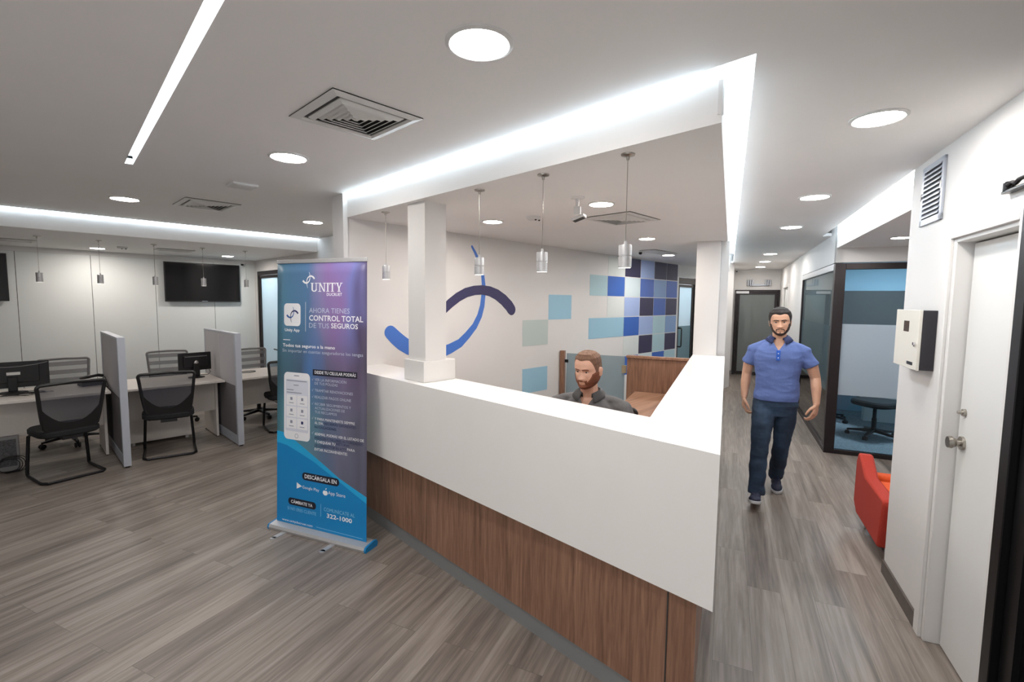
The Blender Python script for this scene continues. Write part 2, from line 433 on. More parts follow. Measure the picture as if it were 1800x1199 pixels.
# logo wall
m = MB()
m.box(1.85, 7.86, 3.64, 3.80, 0, HL); m.box(7.86, 8.60, 3.64, 3.80, 2.20, HL); m.box(8.60, 10.42, 3.64, 3.80, 0, HL)
m.box(1.93, 2.3, 3.80, 3.94, 0, HC)
m.hexa([(1.835, 3.62, 0), (1.86, 3.62, 0), (1.86, 3.80, 0), (1.835, 3.80, 0)], [(1.835, 3.62, HC), (1.875, 3.62, HC), (1.875, 3.80, HC), (1.835, 3.80, HC)])
wb = struct(m.build('wall_back', WHITE, smooth=False))
# painted squares
def square(x0, x1, z0, z1, c):
    m = MB(); m.box(x0, x1, 3.6375, 3.641, z0, z1); return m.build('painted_square', PAL[c], wb, smooth=False)
cx = [5.237, 5.66, 6.11, 6.555, 6.985, 7.40, 7.80]
rz = [2.398, 2.118, 1.832, 1.546, 1.258, .972, .686]
grid = ['.wnpnn', 'tbcBsB', '.wpnBn', 'llbpts', '..wntn', '..bcbt']
for r, row in enumerate(grid):
    for c, ch in enumerate(row):
        if ch != '.': 
            g = 0 if (r == 3 and c < 2) else .006
            square(cx[c] + (g if not (r == 3 and c == 1) else -.0001), cx[c+1] - (g if not (r == 3 and c == 0) else 0), rz[r+1] + .006, rz[r] - .006, ch)
square(3.955, 4.40, 1.245, 1.54, 'g'); square(4.405, 4.85, 1.538, 1.835, 'l'); square(3.96, 4.40, .70, .985, 'l')
# painted arcs of the logo
def arcband(pts, c, yo):
    """pts: (x, z, half width) centre line"""
    n = len(pts); L, Rr = [], []
    for i, (x, z, h) in enumerate(pts):
        a = pts[max(i-1, 0)]; b = pts[min(i+1, n-1)]; d = V((b[0]-a[0], b[1]-a[1])).normalized(); q = V((-d.y, d.x))
        L.append((x + q.x*h, z + q.y*h)); Rr.append((x - q.x*h, z - q.y*h))
    def cap(p, prev, h):
        d = V((p[0]-prev[0], p[1]-prev[1])).normalized(); a = atan2(d.y, d.x)
        return [(p[0] + h*cos(a + pi/2 - pi*k/8), p[1] + h*sin(a + pi/2 - pi*k/8)) for k in range(0, 9)]
    e = cap(pts[-1], pts[-2], pts[-1][2]); s0 = cap(pts[0], pts[1], pts[0][2])
    m = MB()
    def quadstrip(A, B):
        for i in range(n-1):
            m.hexa([(A[i][0], 3.641, A[i][1]), (B[i][0], 3.641, B[i][1]), (B[i+1][0], 3.641, B[i+1][1]), (A[i+1][0], 3.641, A[i+1][1])],
                   [(A[i][0], yo, A[i][1]), (B[i][0], yo, B[i][1]), (B[i+1][0], yo, B[i+1][1]), (A[i+1][0], yo, A[i+1][1])])
    quadstrip(L, Rr)
    for cp in (e, s0):
        m.poly([(x, yo, z) for x, z in cp] )
    m.bm.normal_update()
    return m.build('painted_arc', PAL[c], wb, smooth=False)
arcband([(3.196, 2.29, .012), (3.235, 2.24, .015), (3.2695, 2.185, .018), (3.31, 2.105, .019), (3.3425, 2.0245, .021), (3.357, 1.916, .025), (3.355, 1.81, .028), (3.3395, 1.70, .031), (3.3045, 1.60, .033), (3.2375, 1.4965, .035), (3.1405, 1.4075, .039), (3.0455, 1.334, .044), (2.9215, 1.2865, .049), (2.80, 1.255, .054), (2.68, 1.252, .059), (2.56, 1.28, .062), (2.4495, 1.326, .064), (2.376, 1.3715, .066), (2.315, 1.42, .064), (2.262, 1.47, .060)], 'A', 3.6385)
arcband([(2.60, 1.42, .022), (2.68, 1.51, .03), (2.77, 1.60, .037), (2.85, 1.67, .042), (2.922, 1.726, .045), (3.018, 1.786, .046), (3.122, 1.832, .047), (3.228, 1.856, .047), (3.338, 1.864, .048), (3.442, 1.853, .051), (3.544, 1.821, .056), (3.646, 1.767, .060), (3.735, 1.700, .062), (3.772, 1.660, .061)], 'D', 3.6365)
d2, T2 = framed_door('door_2', (7.87, 3.66), (1, 0), (0, -1), .72, 2.19, .04, FROST, top=.11, hs=1)
l = MB(); l.box(.105, .615, .022, .026, .09, 1.35, T2); l.build('glass_film', TEALF, d2)

# right wall of the corridor with the white door
m = MB()
snbox(m, 3.09, 3.76, -1.16, -1.0, 0, HL); snbox(m, 2.46, 3.09, -1.16, -1.0, 2.085, HL); snbox(m, .6, 2.46, -1.16, -1.0, 2.45, HL); snbox(m, 2.345, 2.46, -1.16, -1.0, 0, 2.45)
snbox(m, -1.5, .6, -1.16, -1.0, 0, HL)
struct(m.build('wall_right', WHITE, smooth=False))
m = MB(); snbox(m, 3.60, 3.76, -3.3, -1.162, 0, HL); struct(m.build('wall_alcove', WHITE, smooth=False))
m = MB(); snbox(m, 3.76, 6.62, -3.35, -3.2, 0, HL); struct(m.build('wall_alcove_back', WHITE, smooth=False))
m = MB(); snbox(m, 3.157, 3.765, -1.001, -.988, 0, .087); snbox(m, 3.76, 3.772, -3.2, -1.0, 0, .087); struct(m.build('baseboard_right', BASEW))
m = MB(); m.use(WHITE)
snbox(m, 3.085, 3.155, -1.001, -.985, 0, 2.14); snbox(m, 2.395, 2.465, -1.001, -.985, 0, 2.14); snbox(m, 2.465, 3.085, -1.001, -.985, 2.08, 2.14)
snbox(m, 3.055, 3.088, -1.14, -1.0, 0, 2.08); snbox(m, 2.46, 2.478, -1.14, -1.0, 0, 2.08); snbox(m, 2.478, 3.055, -1.14, -1.0, 2.06, 2.085)
m.use(BLACK); snbox(m, 2.46, 3.09, -1.158, -1.135, 0, 2.085)  # black sheet added behind the leaf, stands in for shade in the gap
d3 = struct(m.build('door_3', None, bevel=.003))
m = MB(); snbox(m, 2.486, 3.046, -1.105, -1.066, .008, 2.052); m.build('door_leaf', mat('door_white', '#DADAD8', .4), d3, bevel=.002)
k0 = SN(2.985, -1.066, 1.085); nv = V((*N2, 0))
m = MB(); m.cyl(k0, k0 + nv*.012, .033); m.cyl(k0 + nv*.012, k0 + nv*.03, .015); m.cyl(k0 + nv*.03, k0 + nv*.045, .022, .030); m.cyl(k0 + nv*.045, k0 + nv*.060, .030, .027); m.build('door_knob', STEEL, d3)
k0 = SN(2.99, -1.066, 1.235); m = MB(); m.cyl(k0, k0 + nv*.012, .018); m.cyl(k0 + nv*.012, k0 + nv*.03, .009, .007); m.build('deadbolt', STEEL, d3)
# black storefront frame at the right edge
m = MB(); snbox(m, 2.27, 2.335, -1.04, -.94, 0, 2.45); snbox(m, 1.10, 1.165, -1.04, -.94, 0, 2.45); snbox(m, 1.165, 2.27, -1.04, -.94, 2.38, 2.45)
d4 = struct(m.build('door_4', BLACKM, bevel=.003))
m = MB(); snbox(m, 2.18, 2.262, -1.01, -.965, .01, 2.375); snbox(m, 1.172, 1.25, -1.01, -.965, .01, 2.375); snbox(m, 1.25, 2.18, -1.01, -.965, .01, .12); snbox(m, 1.25, 2.18, -1.01, -.965, 2.28, 2.375)
m.build('door_leaf', BLACKM, d4)
m = MB(); snbox(m, 1.25, 2.18, -.99, -.984, .12, 2.28); m.build('pane', SCREEN, d4)

# corner glass room
GN = -1.096
m = MB()
snbox(m, 6.62, 9.33, GN - .08, GN, 2.235, HL); snbox(m, 6.62, 6.70, -3.3, GN, 2.235, HL); snbox(m, 9.33, 11.35, GN - .08, GN, 0, HL); snbox(m, 11.35, 12.25, GN - .08, GN, 2.135, HL); snbox(m, 12.25, 13.2, GN - .08, GN, 0, HL)
snbox(m, 11.25, 12.35, GN - .35, GN - .30, 0, 2.3)
struct(m.build('wall_corridor', WHITE, smooth=False))
m = MB()
def mem(s0, s1, n0, n1, z0, z1, b=m): snbox(b, s0, s1, n0, n1, z0, z1)
mem(6.61, 6.70, GN - .105, GN, 0, 2.225); mem(6.61, 6.67, -2.96, -2.88, 0, 2.225)
mem(6.61, 6.67, -2.88, GN - .105, 2.155, 2.225); mem(6.61, 6.67, -2.88, GN - .105, 0, .05)
w1 = struct(m.build('window_1', DKBR, bevel=.003))
m = MB(); snbox(m, 6.638, 6.646, -2.88, GN - .105, .05, 2.155); m.build('pane', FILMG, w1)
m = MB(); m.use(DKBR)
mem(9.27, 9.33, GN - .06, GN, 0, 2.225, m); mem(6.70, 9.27, GN - .06, GN, 0, .05, m)
m.use(ALU); mem(6.70, 9.30, GN - .06, GN + .004, 2.15, 2.225, m)
w2 = struct(m.build('window_2', None, bevel=.003))
m = MB(); snbox(m, 6.70, 9.27, GN - .034, GN - .026, .05, 2.15); m.build('pane', SIDEG, w2)
m = MB(); snbox(m, 6.71, 9.27, GN - .026, GN - .025, .70, 1.50); m.build('glass_film', SIDEF, w2)
m = MB()
m.use(ROOMBL); snbox(m, 9.45, 9.55, -3.9, -1.18, 0, HL); snbox(m, 6.7, 9.5, -3.9, -3.8, 0, HL)
m.use(mat('dark_grey_screen', '#57524F', .5)); snbox(m, 9.40, 9.45, -3.6, -1.67, 1.30, 1.98)
m.use(CEIL); snbox(m, 6.7, 9.5, -3.8, -1.18, 2.52, 2.56)
struct(m.build('wall_meeting_room', None, smooth=False))
m = MB(); snbox(m, 6.67, 9.45, -3.8, GN - .06, .001, .008); struct(m.build('floor_carpet', CARPET))
# corridor end
SE = 13.1
m = MB(); snbox(m, SE, SE + .12, -1.3, .16, 0, HL); snbox(m, 10.95, SE, .0, .12, 0, HL)
struct(m.build('wall_end', WHITE, smooth=False))
m = MB(); snbox(m, SE - .012, SE, -.10, 0, 0, .09); struct(m.build('baseboard_end', BASEW))
q = SN(SE - .07, -.125); d5, T5 = framed_door('door_5', (q.x, q.y), tuple(-N2), tuple(-E2), .965, 2.09, .045, GREYG, top=.06, hs=1)
m = MB(); q0 = [(.02, -.006, 2.0), (.30, -.006, 2.0), (.30, -.03, 2.0), (.02, -.03, 2.0)]
m.hexa([T5 @ V(p) for p in q0], [T5 @ V((p[0], p[1], p[2] + .058)) for p in q0]); m.build('door_closer', ALU, d5)
m = MB(); snbox(m, 11.30, 11.36, GN - .02, GN + .015, 0, 2.17); snbox(m, 12.24, 12.30, GN - .02, GN + .015, 0, 2.17); snbox(m, 11.36, 12.24, GN - .02, GN + .015, 2.11, 2.17)
d6 = struct(m.build('door_6', WHITE, bevel=.003)); m = MB(); snbox(m, 11.36, 12.24, GN - .06, GN - .03, .01, 2.11); m.build('door_leaf', WHITE2, d6)
# rooms behind the frosted doors: a back wall and a ceiling light each
m = MB(); m.box(4.6, 4.7, 7.6, 9.2, 0, HL); m.box(2.97, 4.6, 7.5, 7.6, 0, HL); m.box(3.07, 4.65, 9.09, 9.2, 0, HL)
m.box(7.7, 7.8, 3.80, 5.6, 0, HL); m.box(9.3, 9.4, 3.80, 5.6, 0, HL); m.box(7.8, 9.3, 5.5, 5.6, 0, HL)
struct(m.build('wall_side_rooms', WHITE, smooth=False))
# ================= RECEPTION =================
# square column standing on the counter
def column():
    t = thing('column', 'white square column with a wider base block standing on the reception counter', 'column', (1.99, 2.73, 1.2))
    m = MB(); m.box(-.115, .155, -.115, .115, 0, .143); m.build('base_block', WHITE, t, bevel=.003)
    m = MB(); m.box(-.09, .085, -.10, .095, .143, 1.2)
    m.build('shaft', WHITE, t)
column()
t = thing('column', 'plain white column rising at the far end of the counter, beside the corridor', 'column', SN(5.47, .18))
m = MB(); T = M.Translation(-SN(5.47, .18))
for a in ((5.47, 5.80, .10, .335), (5.53, 5.80, .02, .10)):
    q = [T @ SN(a[0], a[2]), T @ SN(a[1], a[2]), T @ SN(a[1], a[3]), T @ SN(a[0], a[3])]
    m.prism([p.xy for p in q], 0, 2.40)
m.build('shaft', WHITE, t, bevel=.004)

def counter():
    t = thing('reception_counter', 'white solid reception counter with a walnut lower front and two arms', 'counter', (1.76, .63, 0))
    O = V((1.76, .63)); L = lambda p: (p[0] - O.x, p[1] - O.y)
    ff = lambda y: 1.743 + .0252 * y; fi = lambda y: 2.065 + .035 * y
    C0 = (1.759, .633)
    def off(s, n): q = SN(s, n); return (q.x, q.y)
    s0 = 1.87; ci = (2.104, 1.093)
    end_i, end_o = off(5.47, .335), off(5.47, .018)
    top = [C0, end_o, end_i, ci, (fi(3.64), 3.64), (ff(3.64), 3.64)]
    def P(mb, pts, z0, z1): # concave safe: split into two arms
        mb.prism([L(p) for p in pts], z0, z1)
    m = MB(); P(m, [C0, ci, (fi(3.64), 3.64), (ff(3.64), 3.64)], 1.165, 1.2); P(m, [C0, end_o, end_i, ci], 1.165, 1.2)
    m.build('countertop', SOLID, t)
    # white fronts
    m = MB(); i = .035
    P(m, [C0, (C0[0] + i*1.2, C0[1] + i*1.6), (ff(3.64) + i, 3.64), (ff(3.64), 3.64)], .597, 1.165)
    P(m, [C0, end_o, off(5.47, .018 + i), (C0[0] + i*1.2, C0[1] + i*1.6)], .597, 1.165)
    m.build('white_front', SOLID, t)
    wf = lambda y: 1.737 + .0462 * y
    W0 = (wf(.70) + .005, .70)
    m = MB(); P(m, [W0, (W0[0] + .03, W0[1] + .05), (wf(3.64) + .03, 3.64), (wf(3.64), 3.64)], .1, .60); m.build('walnut_front', WALNUT, t)
    m = MB(); P(m, [(W0[0]-.0015, W0[1] + .115), (W0[0]+.004, W0[1]+.115), (W0[0]+.004, W0[1] + .119), (W0[0]-.0015, W0[1] + .119)], .1, .597); m.build('panel_joint', VENTD, t)
    a = off(1.92, .055); b = off(5.47, .055); c = off(5.47, .085)
    m = MB(); P(m, [W0, b, c, (W0[0] + .03, W0[1] + .05)], .1, .60); m.build('walnut_side', WALNUT, t)
    m = MB(); P(m, [(W0[0]+.008, W0[1]+.02), (W0[0]+.05, W0[1]+.06), (wf(3.64) + .05, 3.64), (wf(3.64)+.008, 3.64)], 0, .1); P(m, [(W0[0]+.008, W0[1]+.02), off(5.47, .07), off(5.47, .1), (W0[0]+.05, W0[1]+.06)], 0, .1)
    m.build('kick_plate', KICK, t)
    # inner faces
    m = MB(); P(m, [(ci[0]-.03, ci[1]+.02), (ci[0], ci[1]), (fi(3.64), 3.64), (fi(3.64)-.03, 3.64)], .0, 1.165); P(m, [ci, (ci[0]-.0, ci[1]-.03), off(5.47, .305), end_i], 0, 1.165)
    m.build('inner_panel', WALNUT, t)
    return t
counter()
# lower desk behind the counter and the walnut return panel
t = thing('reception_desk', 'low walnut desk surface inside the reception counter', 'desk', (2.4, 1.7, 0))
m = MB(); O = V((2.4, 1.7)); L = lambda p: (p[0]-O.x, p[1]-O.y)
f2 = lambda y: 2.067 + .035 * y
m.prism([L(p) for p in ((f2(1.12)+.003, 1.12), (f2(3.6)+.003, 3.6), (f2(3.6)+.42, 3.6), (f2(1.2)+.40, 1.30))], .715, .745)
q = [SN(2.45, .345).xy, SN(5.46, .345).xy, SN(5.46, .93).xy, SN(2.85, .93).xy]; m.prism([L(p) for p in q], .72, .75)
m.build('desk_top', WALNUTH, t)
m = MB(); q = [SN(5.36, .36).xy, SN(5.40, .36).xy, SN(5.40, .90).xy, SN(5.36, .90).xy]; m.prism([L(p) for p in q], 0, .72); m.build('leg_panel', WALNUT, t)
m = MB(); m.prism([L(p) for p in ((f2(3.5)+.01, 3.52), (f2(3.5)+.40, 3.52), (f2(3.5)+.40, 3.55), (f2(3.5)+.01, 3.55))], 0, .715); m.build('leg_panel', WALNUT, t)
o0 = SN(5.5, .34); t = thing('wood_screen', 'walnut side screen with a capped top, closing the back of the reception', 'screen', o0, TH)
m = MB(); m.box(-.02, .03, 0, .69, 0, 1.125); m.build('panel', WALNUT, t)
m = MB(); m.box(-.035, .045, -.002, .70, 1.125, 1.152); m.build('cap', WALNUTH, t, bevel=.002)
o0 = SN(5.6, 1.06); t = thing('glass_gate', 'low frosted glass gate beside the walnut screen behind the seated man', 'gate', o0, TH)
m = MB(); m.box(-.005, .005, .02, .725, .12, 1.125); m.build('pane', GATEG, t)
for z in (.30, 1.03):
    m = MB(); m.box(-.010, .010, .705, .748, z - .018, z + .018); m.build('hinge', BLACKM, t)
m = MB(); m.box(-.015, .015, .0, .05, .93, 1.02); m.build('latch', mat('brass_beige', '#B9A98A', .4, metal=.4), t)
o0 = SN(5.6, 1.835); t = thing('gate_post', 'slim walnut post against the logo wall holding the glass gate', 'post', o0, TH)
m = MB(); m.box(-.03, .03, -.025, .03, 0, 1.155); m.build('shaft', WALNUT, t, bevel=.002)

# ================= BANNER =================
def banner():
    root = thing('rollup_banner', 'tall blue and purple roll-up banner standing on the floor before the counter', 'banner', (1.326, 3.771, 0), R(-68.41))
    tau = math.atan(.075); sh = -.041
    def Q(u, v, o=0): return V((u + sh * v, v * sin(tau) - o * cos(tau), v * cos(tau) + o * sin(tau)))
    # printed sheet with its own soft colour print
    bm_, t, b = nodes('banner_print'); N = t.nodes.new; Lk = t.links.new
    uvn = N('ShaderNodeUVMap'); uvn.uv_map = 'print'; sp = N('ShaderNodeSeparateXYZ'); Lk(uvn.outputs[0], sp.inputs[0])
    def ramp(src, els):
        r = N('ShaderNodeValToRGB'); Lk(src, r.inputs[0]); cr = r.color_ramp
        cr.elements[0].position = els[0][0]; cr.elements[0].color = lin(els[0][1]); cr.elements[1].position = els[-1][0]; cr.elements[1].color = lin(els[-1][1])
        for p, c in els[1:-1]: cr.elements.new(p).color = lin(c)
        return r.outputs[0]
    nz = N('ShaderNodeTexNoise'); nz.inputs['Scale'].default_value = 2.2; nz.inputs['Detail'].default_value = 1; nz.inputs['Distortion'].default_value = 1.2
    Lk(uvn.outputs[0], nz.inputs['Vector'])
    ad = N('ShaderNodeMath'); ad.operation = 'MULTIPLY_ADD'; ad.inputs[1].default_value = .5; Lk(nz.outputs['Fac'], ad.inputs[0]); Lk(sp.outputs[0], ad.inputs[2])
    s2 = N('ShaderNodeMath'); s2.operation = 'SUBTRACT'; s2.inputs[1].default_value = .25; Lk(ad.outputs[0], s2.inputs[0])
    topc = ramp(s2.outputs[0], [(0, '#5589A3'), (.3, '#5277A0'), (.50, '#867FAE'), (.66, '#8E70A8'), (.82, '#777AB8'), (1, '#524768')])
    midc = ramp(s2.outputs[0], [(0, '#476F7E'), (.25, '#4A5F78'), (.38, '#4E78AC'), (.50, '#65617E'), (.75, '#756788'), (1, '#4C4356')])
    lowc = ramp(s2.outputs[0], [(0, '#548C9B'), (.35, '#5D8395'), (.55, '#5C6F8C'), (.72, '#6C6D84'), (.85, '#5B5C6D'), (1, '#565368')])
    def mix(f, a, c):
        q = N('ShaderNodeMix'); q.data_type = 'RGBA'; Lk(f, q.inputs[0]); Lk(a, q.inputs[6]); Lk(c, q.inputs[7]); return q.outputs[2]
    def band(a0, a1):
        r = N('ShaderNodeMapRange'); r.interpolation_type = 'SMOOTHSTEP'; r.inputs[1].default_value = a0; r.inputs[2].default_value = a1; Lk(sp.outputs[1], r.inputs[0]); return r.outputs[0]
    c = mix(band(.58, .80), midc, topc); c = mix(band(.38, .60), lowc, c)
    Lk(c, b.inputs['Base Color']); b.inputs['Roughness'].default_value = .45
    m = MB(); W = .853
    nu, nv2 = 12, 24; g = [[m.bm.verts.new(Q(W*i/nu, .045 + 1.985*j/nv2)) for i in range(nu+1)] for j in range(nv2+1)]
    uvl = m.bm.loops.layers.uv.new('print')
    for j in range(nv2):
        for i in range(nu):
            f = m.bm.faces.new((g[j][i], g[j][i+1], g[j+1][i+1], g[j+1][i]))
            for lp, (a, c2) in zip(f.loops, ((i, j), (i+1, j), (i+1, j+1), (i, j+1))): lp[uvl].uv = (a/nu, c2/nv2)
    sheet = m.build('printed_sheet', bm_, root)
    so = sheet.modifiers.new('solid', 'SOLIDIFY'); so.thickness = .0008; so.offset = -1
    INK = {}; grp = [0]
    def nxt(): grp[0] += 1
    def ink(k): 
        key = (k, grp[0])
        if key not in INK: INK[key] = MB()
        return INK[key]
    def fp(pts, k, o): ink(k).poly([Q(u, v, o) for u, v in pts])
    def rrect(u0, u1, v0, v1, r, k, o, sl=0):
        nxt(); pts = []
        for cx_, cy_, a in ((u1-r, v1-r, 0), (u0+r, v1-r, 90), (u0+r, v0+r, 180), (u1-r, v0+r, 270)):
            pts += [(cx_ + r*cos(R(a + 90*i/6)), cy_ + r*sin(R(a + 90*i/6))) for i in range(7)]
        fp(pts, k, o)
    up = [(0, .741), (.068, .734), (.191, .681), (.332, .608), (.469, .536), (.602, .462), (.731, .41), (.853, .362)]
    lo_ = [(0, .653), (.104, .638), (.234, .595), (.374, .544), (.509, .479), (.628, .425), (.731, .374), (.853, .315)]
    for A_, B_ in zip(zip(up, lo_), zip(up[1:], lo_[1:])): fp([A_[1], B_[1], B_[0], A_[0]], 'cyan', .0006)
    for a_, b_ in zip(lo_, lo_[1:]): fp([(a_[0], .046), (b_[0], .046), b_, a_], 'blue', .0006)
    nxt(); fp([(.395, .066), (.82, .061), (.82, .064), (.395, .069)], 'sky', .0012)
    rrect(.07, .236, 1.55, 1.722, .03, 'paper', .0012)
    nxt(); fp([(.284, 1.512), (.287, 1.512), (.287, 1.733), (.284, 1.733)], 'white', .0012)
    nxt(); fp([(.061, 1.441), (.133, 1.441), (.133, 1.446), (.061, 1.446)], 'white', .0012)
    nxt(); fp([(.435, .152), (.4385, .152), (.4385, .246), (.435, .246)], 'sky', .0012)
    nxt(); fp([(.357, 1.189), (.769, 1.192), (.769, 1.236), (.357, 1.234)], 'black', .0012)
    rrect(.255, .609, .398, .456, .028, 'black', .0012); rrect(.117, .391, .192, .246, .026, 'black', .0012)
    rrect(.072, .331, .688, 1.198, .035, 'paper', .0012); rrect(.089, .315, .752, 1.146, .004, 'screen', .0018)
    for r_ in range(3):
        for c_ in range(2):
            rrect(.097 + c_*.108, .199 + c_*.108, .772 + r_*.088, .852 + r_*.088, .004, 'paper', .0024)
            rrect(.137 + c_*.108, .159 + c_*.108, .812 + r_*.088, .834 + r_*.088, .003, 'navy' if (r_, c_) == (0, 1) else 'grey', .003)
            nxt(); fp([(.125 + c_*.108, .788 + r_*.088), (.171 + c_*.108, .788 + r_*.088), (.171 + c_*.108, .793 + r_*.088), (.125 + c_*.108, .793 + r_*.088)], 'grey', .003)
    for u0, u1, v in ((.10, .17, 1.062), (.10, .25, 1.042), (.175, .225, 1.172), (.10, .30, 1.132), (.17, .22, 1.10)): nxt(); fp([(u0, v), (u1, v), (u1, v+.006), (u0, v+.006)], 'grey', .003)
    def ringd(u, v, r, wd, k, o, a0=0, a1=360, n=28):
        for i in range(n):
            p, q = R(a0 + (a1-a0)*i/n), R(a0 + (a1-a0)*(i+1)/n)
            fp([(u+(r-wd)*cos(p), v+(r-wd)*sin(p)), (u+r*cos(p), v+r*sin(p)), (u+r*cos(q), v+r*sin(q)), (u+(r-wd)*cos(q), v+(r-wd)*sin(q))], k, o)
    nxt(); ringd(.200, .719, .017, .003, 'grey', .0024)
    def swoosh(pts, k, o):
        n = len(pts); L_ = []; R_ = []
        for i, (x, z, h) in enumerate(pts):
            a = pts[max(i-1, 0)]; b2 = pts[min(i+1, n-1)]; d = V((b2[0]-a[0], b2[1]-a[1])).normalized()
            L_.append((x - d.y*h, z + d.x*h)); R_.append((x + d.y*h, z - d.x*h))
        nxt()
        for i in range(n-1): fp([R_[i], R_[i+1], L_[i+1], L_[i]], k, o)
    def mark(cx_, cy_, s, k1, k2, o):
        A_ = [(-.62, -.05, .10), (-.45, -.2, .10), (-.25, -.29, .08), (0, -.27, .07), (.2, -.12, .055), (.3, .1, .045), (.33, .35, .04), (.28, .6, .03), (.2, .8, .015)]
        B_ = [(.9, .12, .09), (.72, .3, .09), (.5, .4, .08), (.25, .38, .07), (.05, .25, .055), (-.08, .05, .045), (-.12, -.25, .04), (-.06, -.55, .03), (.02, -.8, .015)]
        swoosh([(cx_ + x*s, cy_ + y*s, h*s) for x, y, h in A_], k1, o); swoosh([(cx_ + x*s, cy_ + y*s, h*s) for x, y, h in B_], k2, o)
    mark(.305, 1.898, .075, 'white', 'white', .0014); mark(.145, 1.636, .075, 'arcblue', 'navy', .002)
    # play triangle and apple-shaped store mark
    nxt(); fp([(.202, .322), (.253, .347), (.202, .371)], 'white', .0014)
    nxt(); fp([(.479 + .023*cos(R(a))*(1 if abs(cos(R(a))) < .5 else 1), .334 + .019*sin(R(a)) - (.004 if 60 < a < 120 else 0)) for a in range(0, 360, 20)], 'white', .0014)
    fp([(.480, .357), (.486, .357), (.493, .368), (.489, .371), (.482, .366)], 'white', .0014)
    # UNITY in slab serif capitals
    def serif_word(u0, v0, wd, h):
        st = .20*h; se = .07*h; x = u0; s_ = wd/5.0
        def rect(a, c, b2, d): fp([(a, c), (b2, c), (b2, d), (a, d)], 'white', .0014)
        def ser(cxx, v, w2=.22): rect(cxx - w2*h, v, cxx + w2*h, v + se)
        # U
        a = x + .2*h; b2 = x + .80*h; rect(a-st/2, v0+.25*h, a+st/2, v0+h); rect(b2-st*.3, v0+.25*h, b2+st*.3, v0+h); ser(a, v0+h-se); ser(b2, v0+h-se)
        ringd_h = [(a+(b2-a)/2 + ((b2-a)/2+st/2)*cos(R(t_)), v0+.28*h + .28*h*sin(R(t_))) for t_ in range(180, 361, 15)]
        inn = [(a+(b2-a)/2 + ((b2-a)/2-st/2)*cos(R(t_)), v0+.28*h + .17*h*sin(R(t_))) for t_ in range(180, 361, 15)]
        for i in range(len(inn)-1): fp([ringd_h[i], ringd_h[i+1], inn[i+1], inn[i]], 'white', .0014)
        x = u0 + 1.12*h; a = x + .2*h; b2 = x + .88*h   # N
        rect(a-st*.3, v0, a+st*.3, v0+h); rect(b2-st*.3, v0, b2+st*.3, v0+h); fp([(b2-st*.6, v0), (b2+st*.3, v0), (a+st*.5, v0+h), (a-st*.5, v0+h)], 'white', .0014)
        ser(a, v0); ser(a-.05*h, v0+h-se); ser(b2, v0+h-se)
        x = u0 + 2.28*h; a = x + .2*h; rect(a-st/2, v0, a+st/2, v0+h); ser(a, v0); ser(a, v0+h-se)   # I
        x = u0 + 2.72*h; a = x + .42*h; rect(a-st/2, v0, a+st/2, v0+h); ser(a, v0); rect(x, v0+h-se*1.3, x+.84*h, v0+h); rect(x, v0+.74*h, x+.06*h, v0+h); rect(x+.78*h, v0+.74*h, x+.84*h, v0+h)  # T
        x = u0 + 3.62*h; a = x + .45*h; rect(a-st/2, v0, a+st/2, v0+.48*h); ser(a, v0)
        fp([(a-st/2, v0+.42*h), (a+st*.2, v0+.42*h), (x+.30*h, v0+h), (x+.08*h, v0+h)], 'white', .0014); fp([(a-st*.1, v0+.42*h), (a+st/2, v0+.42*h), (x+.84*h, v0+h), (x+.72*h, v0+h)], 'white', .0014)
        ser(x+.18*h, v0+h-se); ser(x+.78*h, v0+h-se, .18)
    nxt(); serif_word(.337, 1.811, .297, .0655)
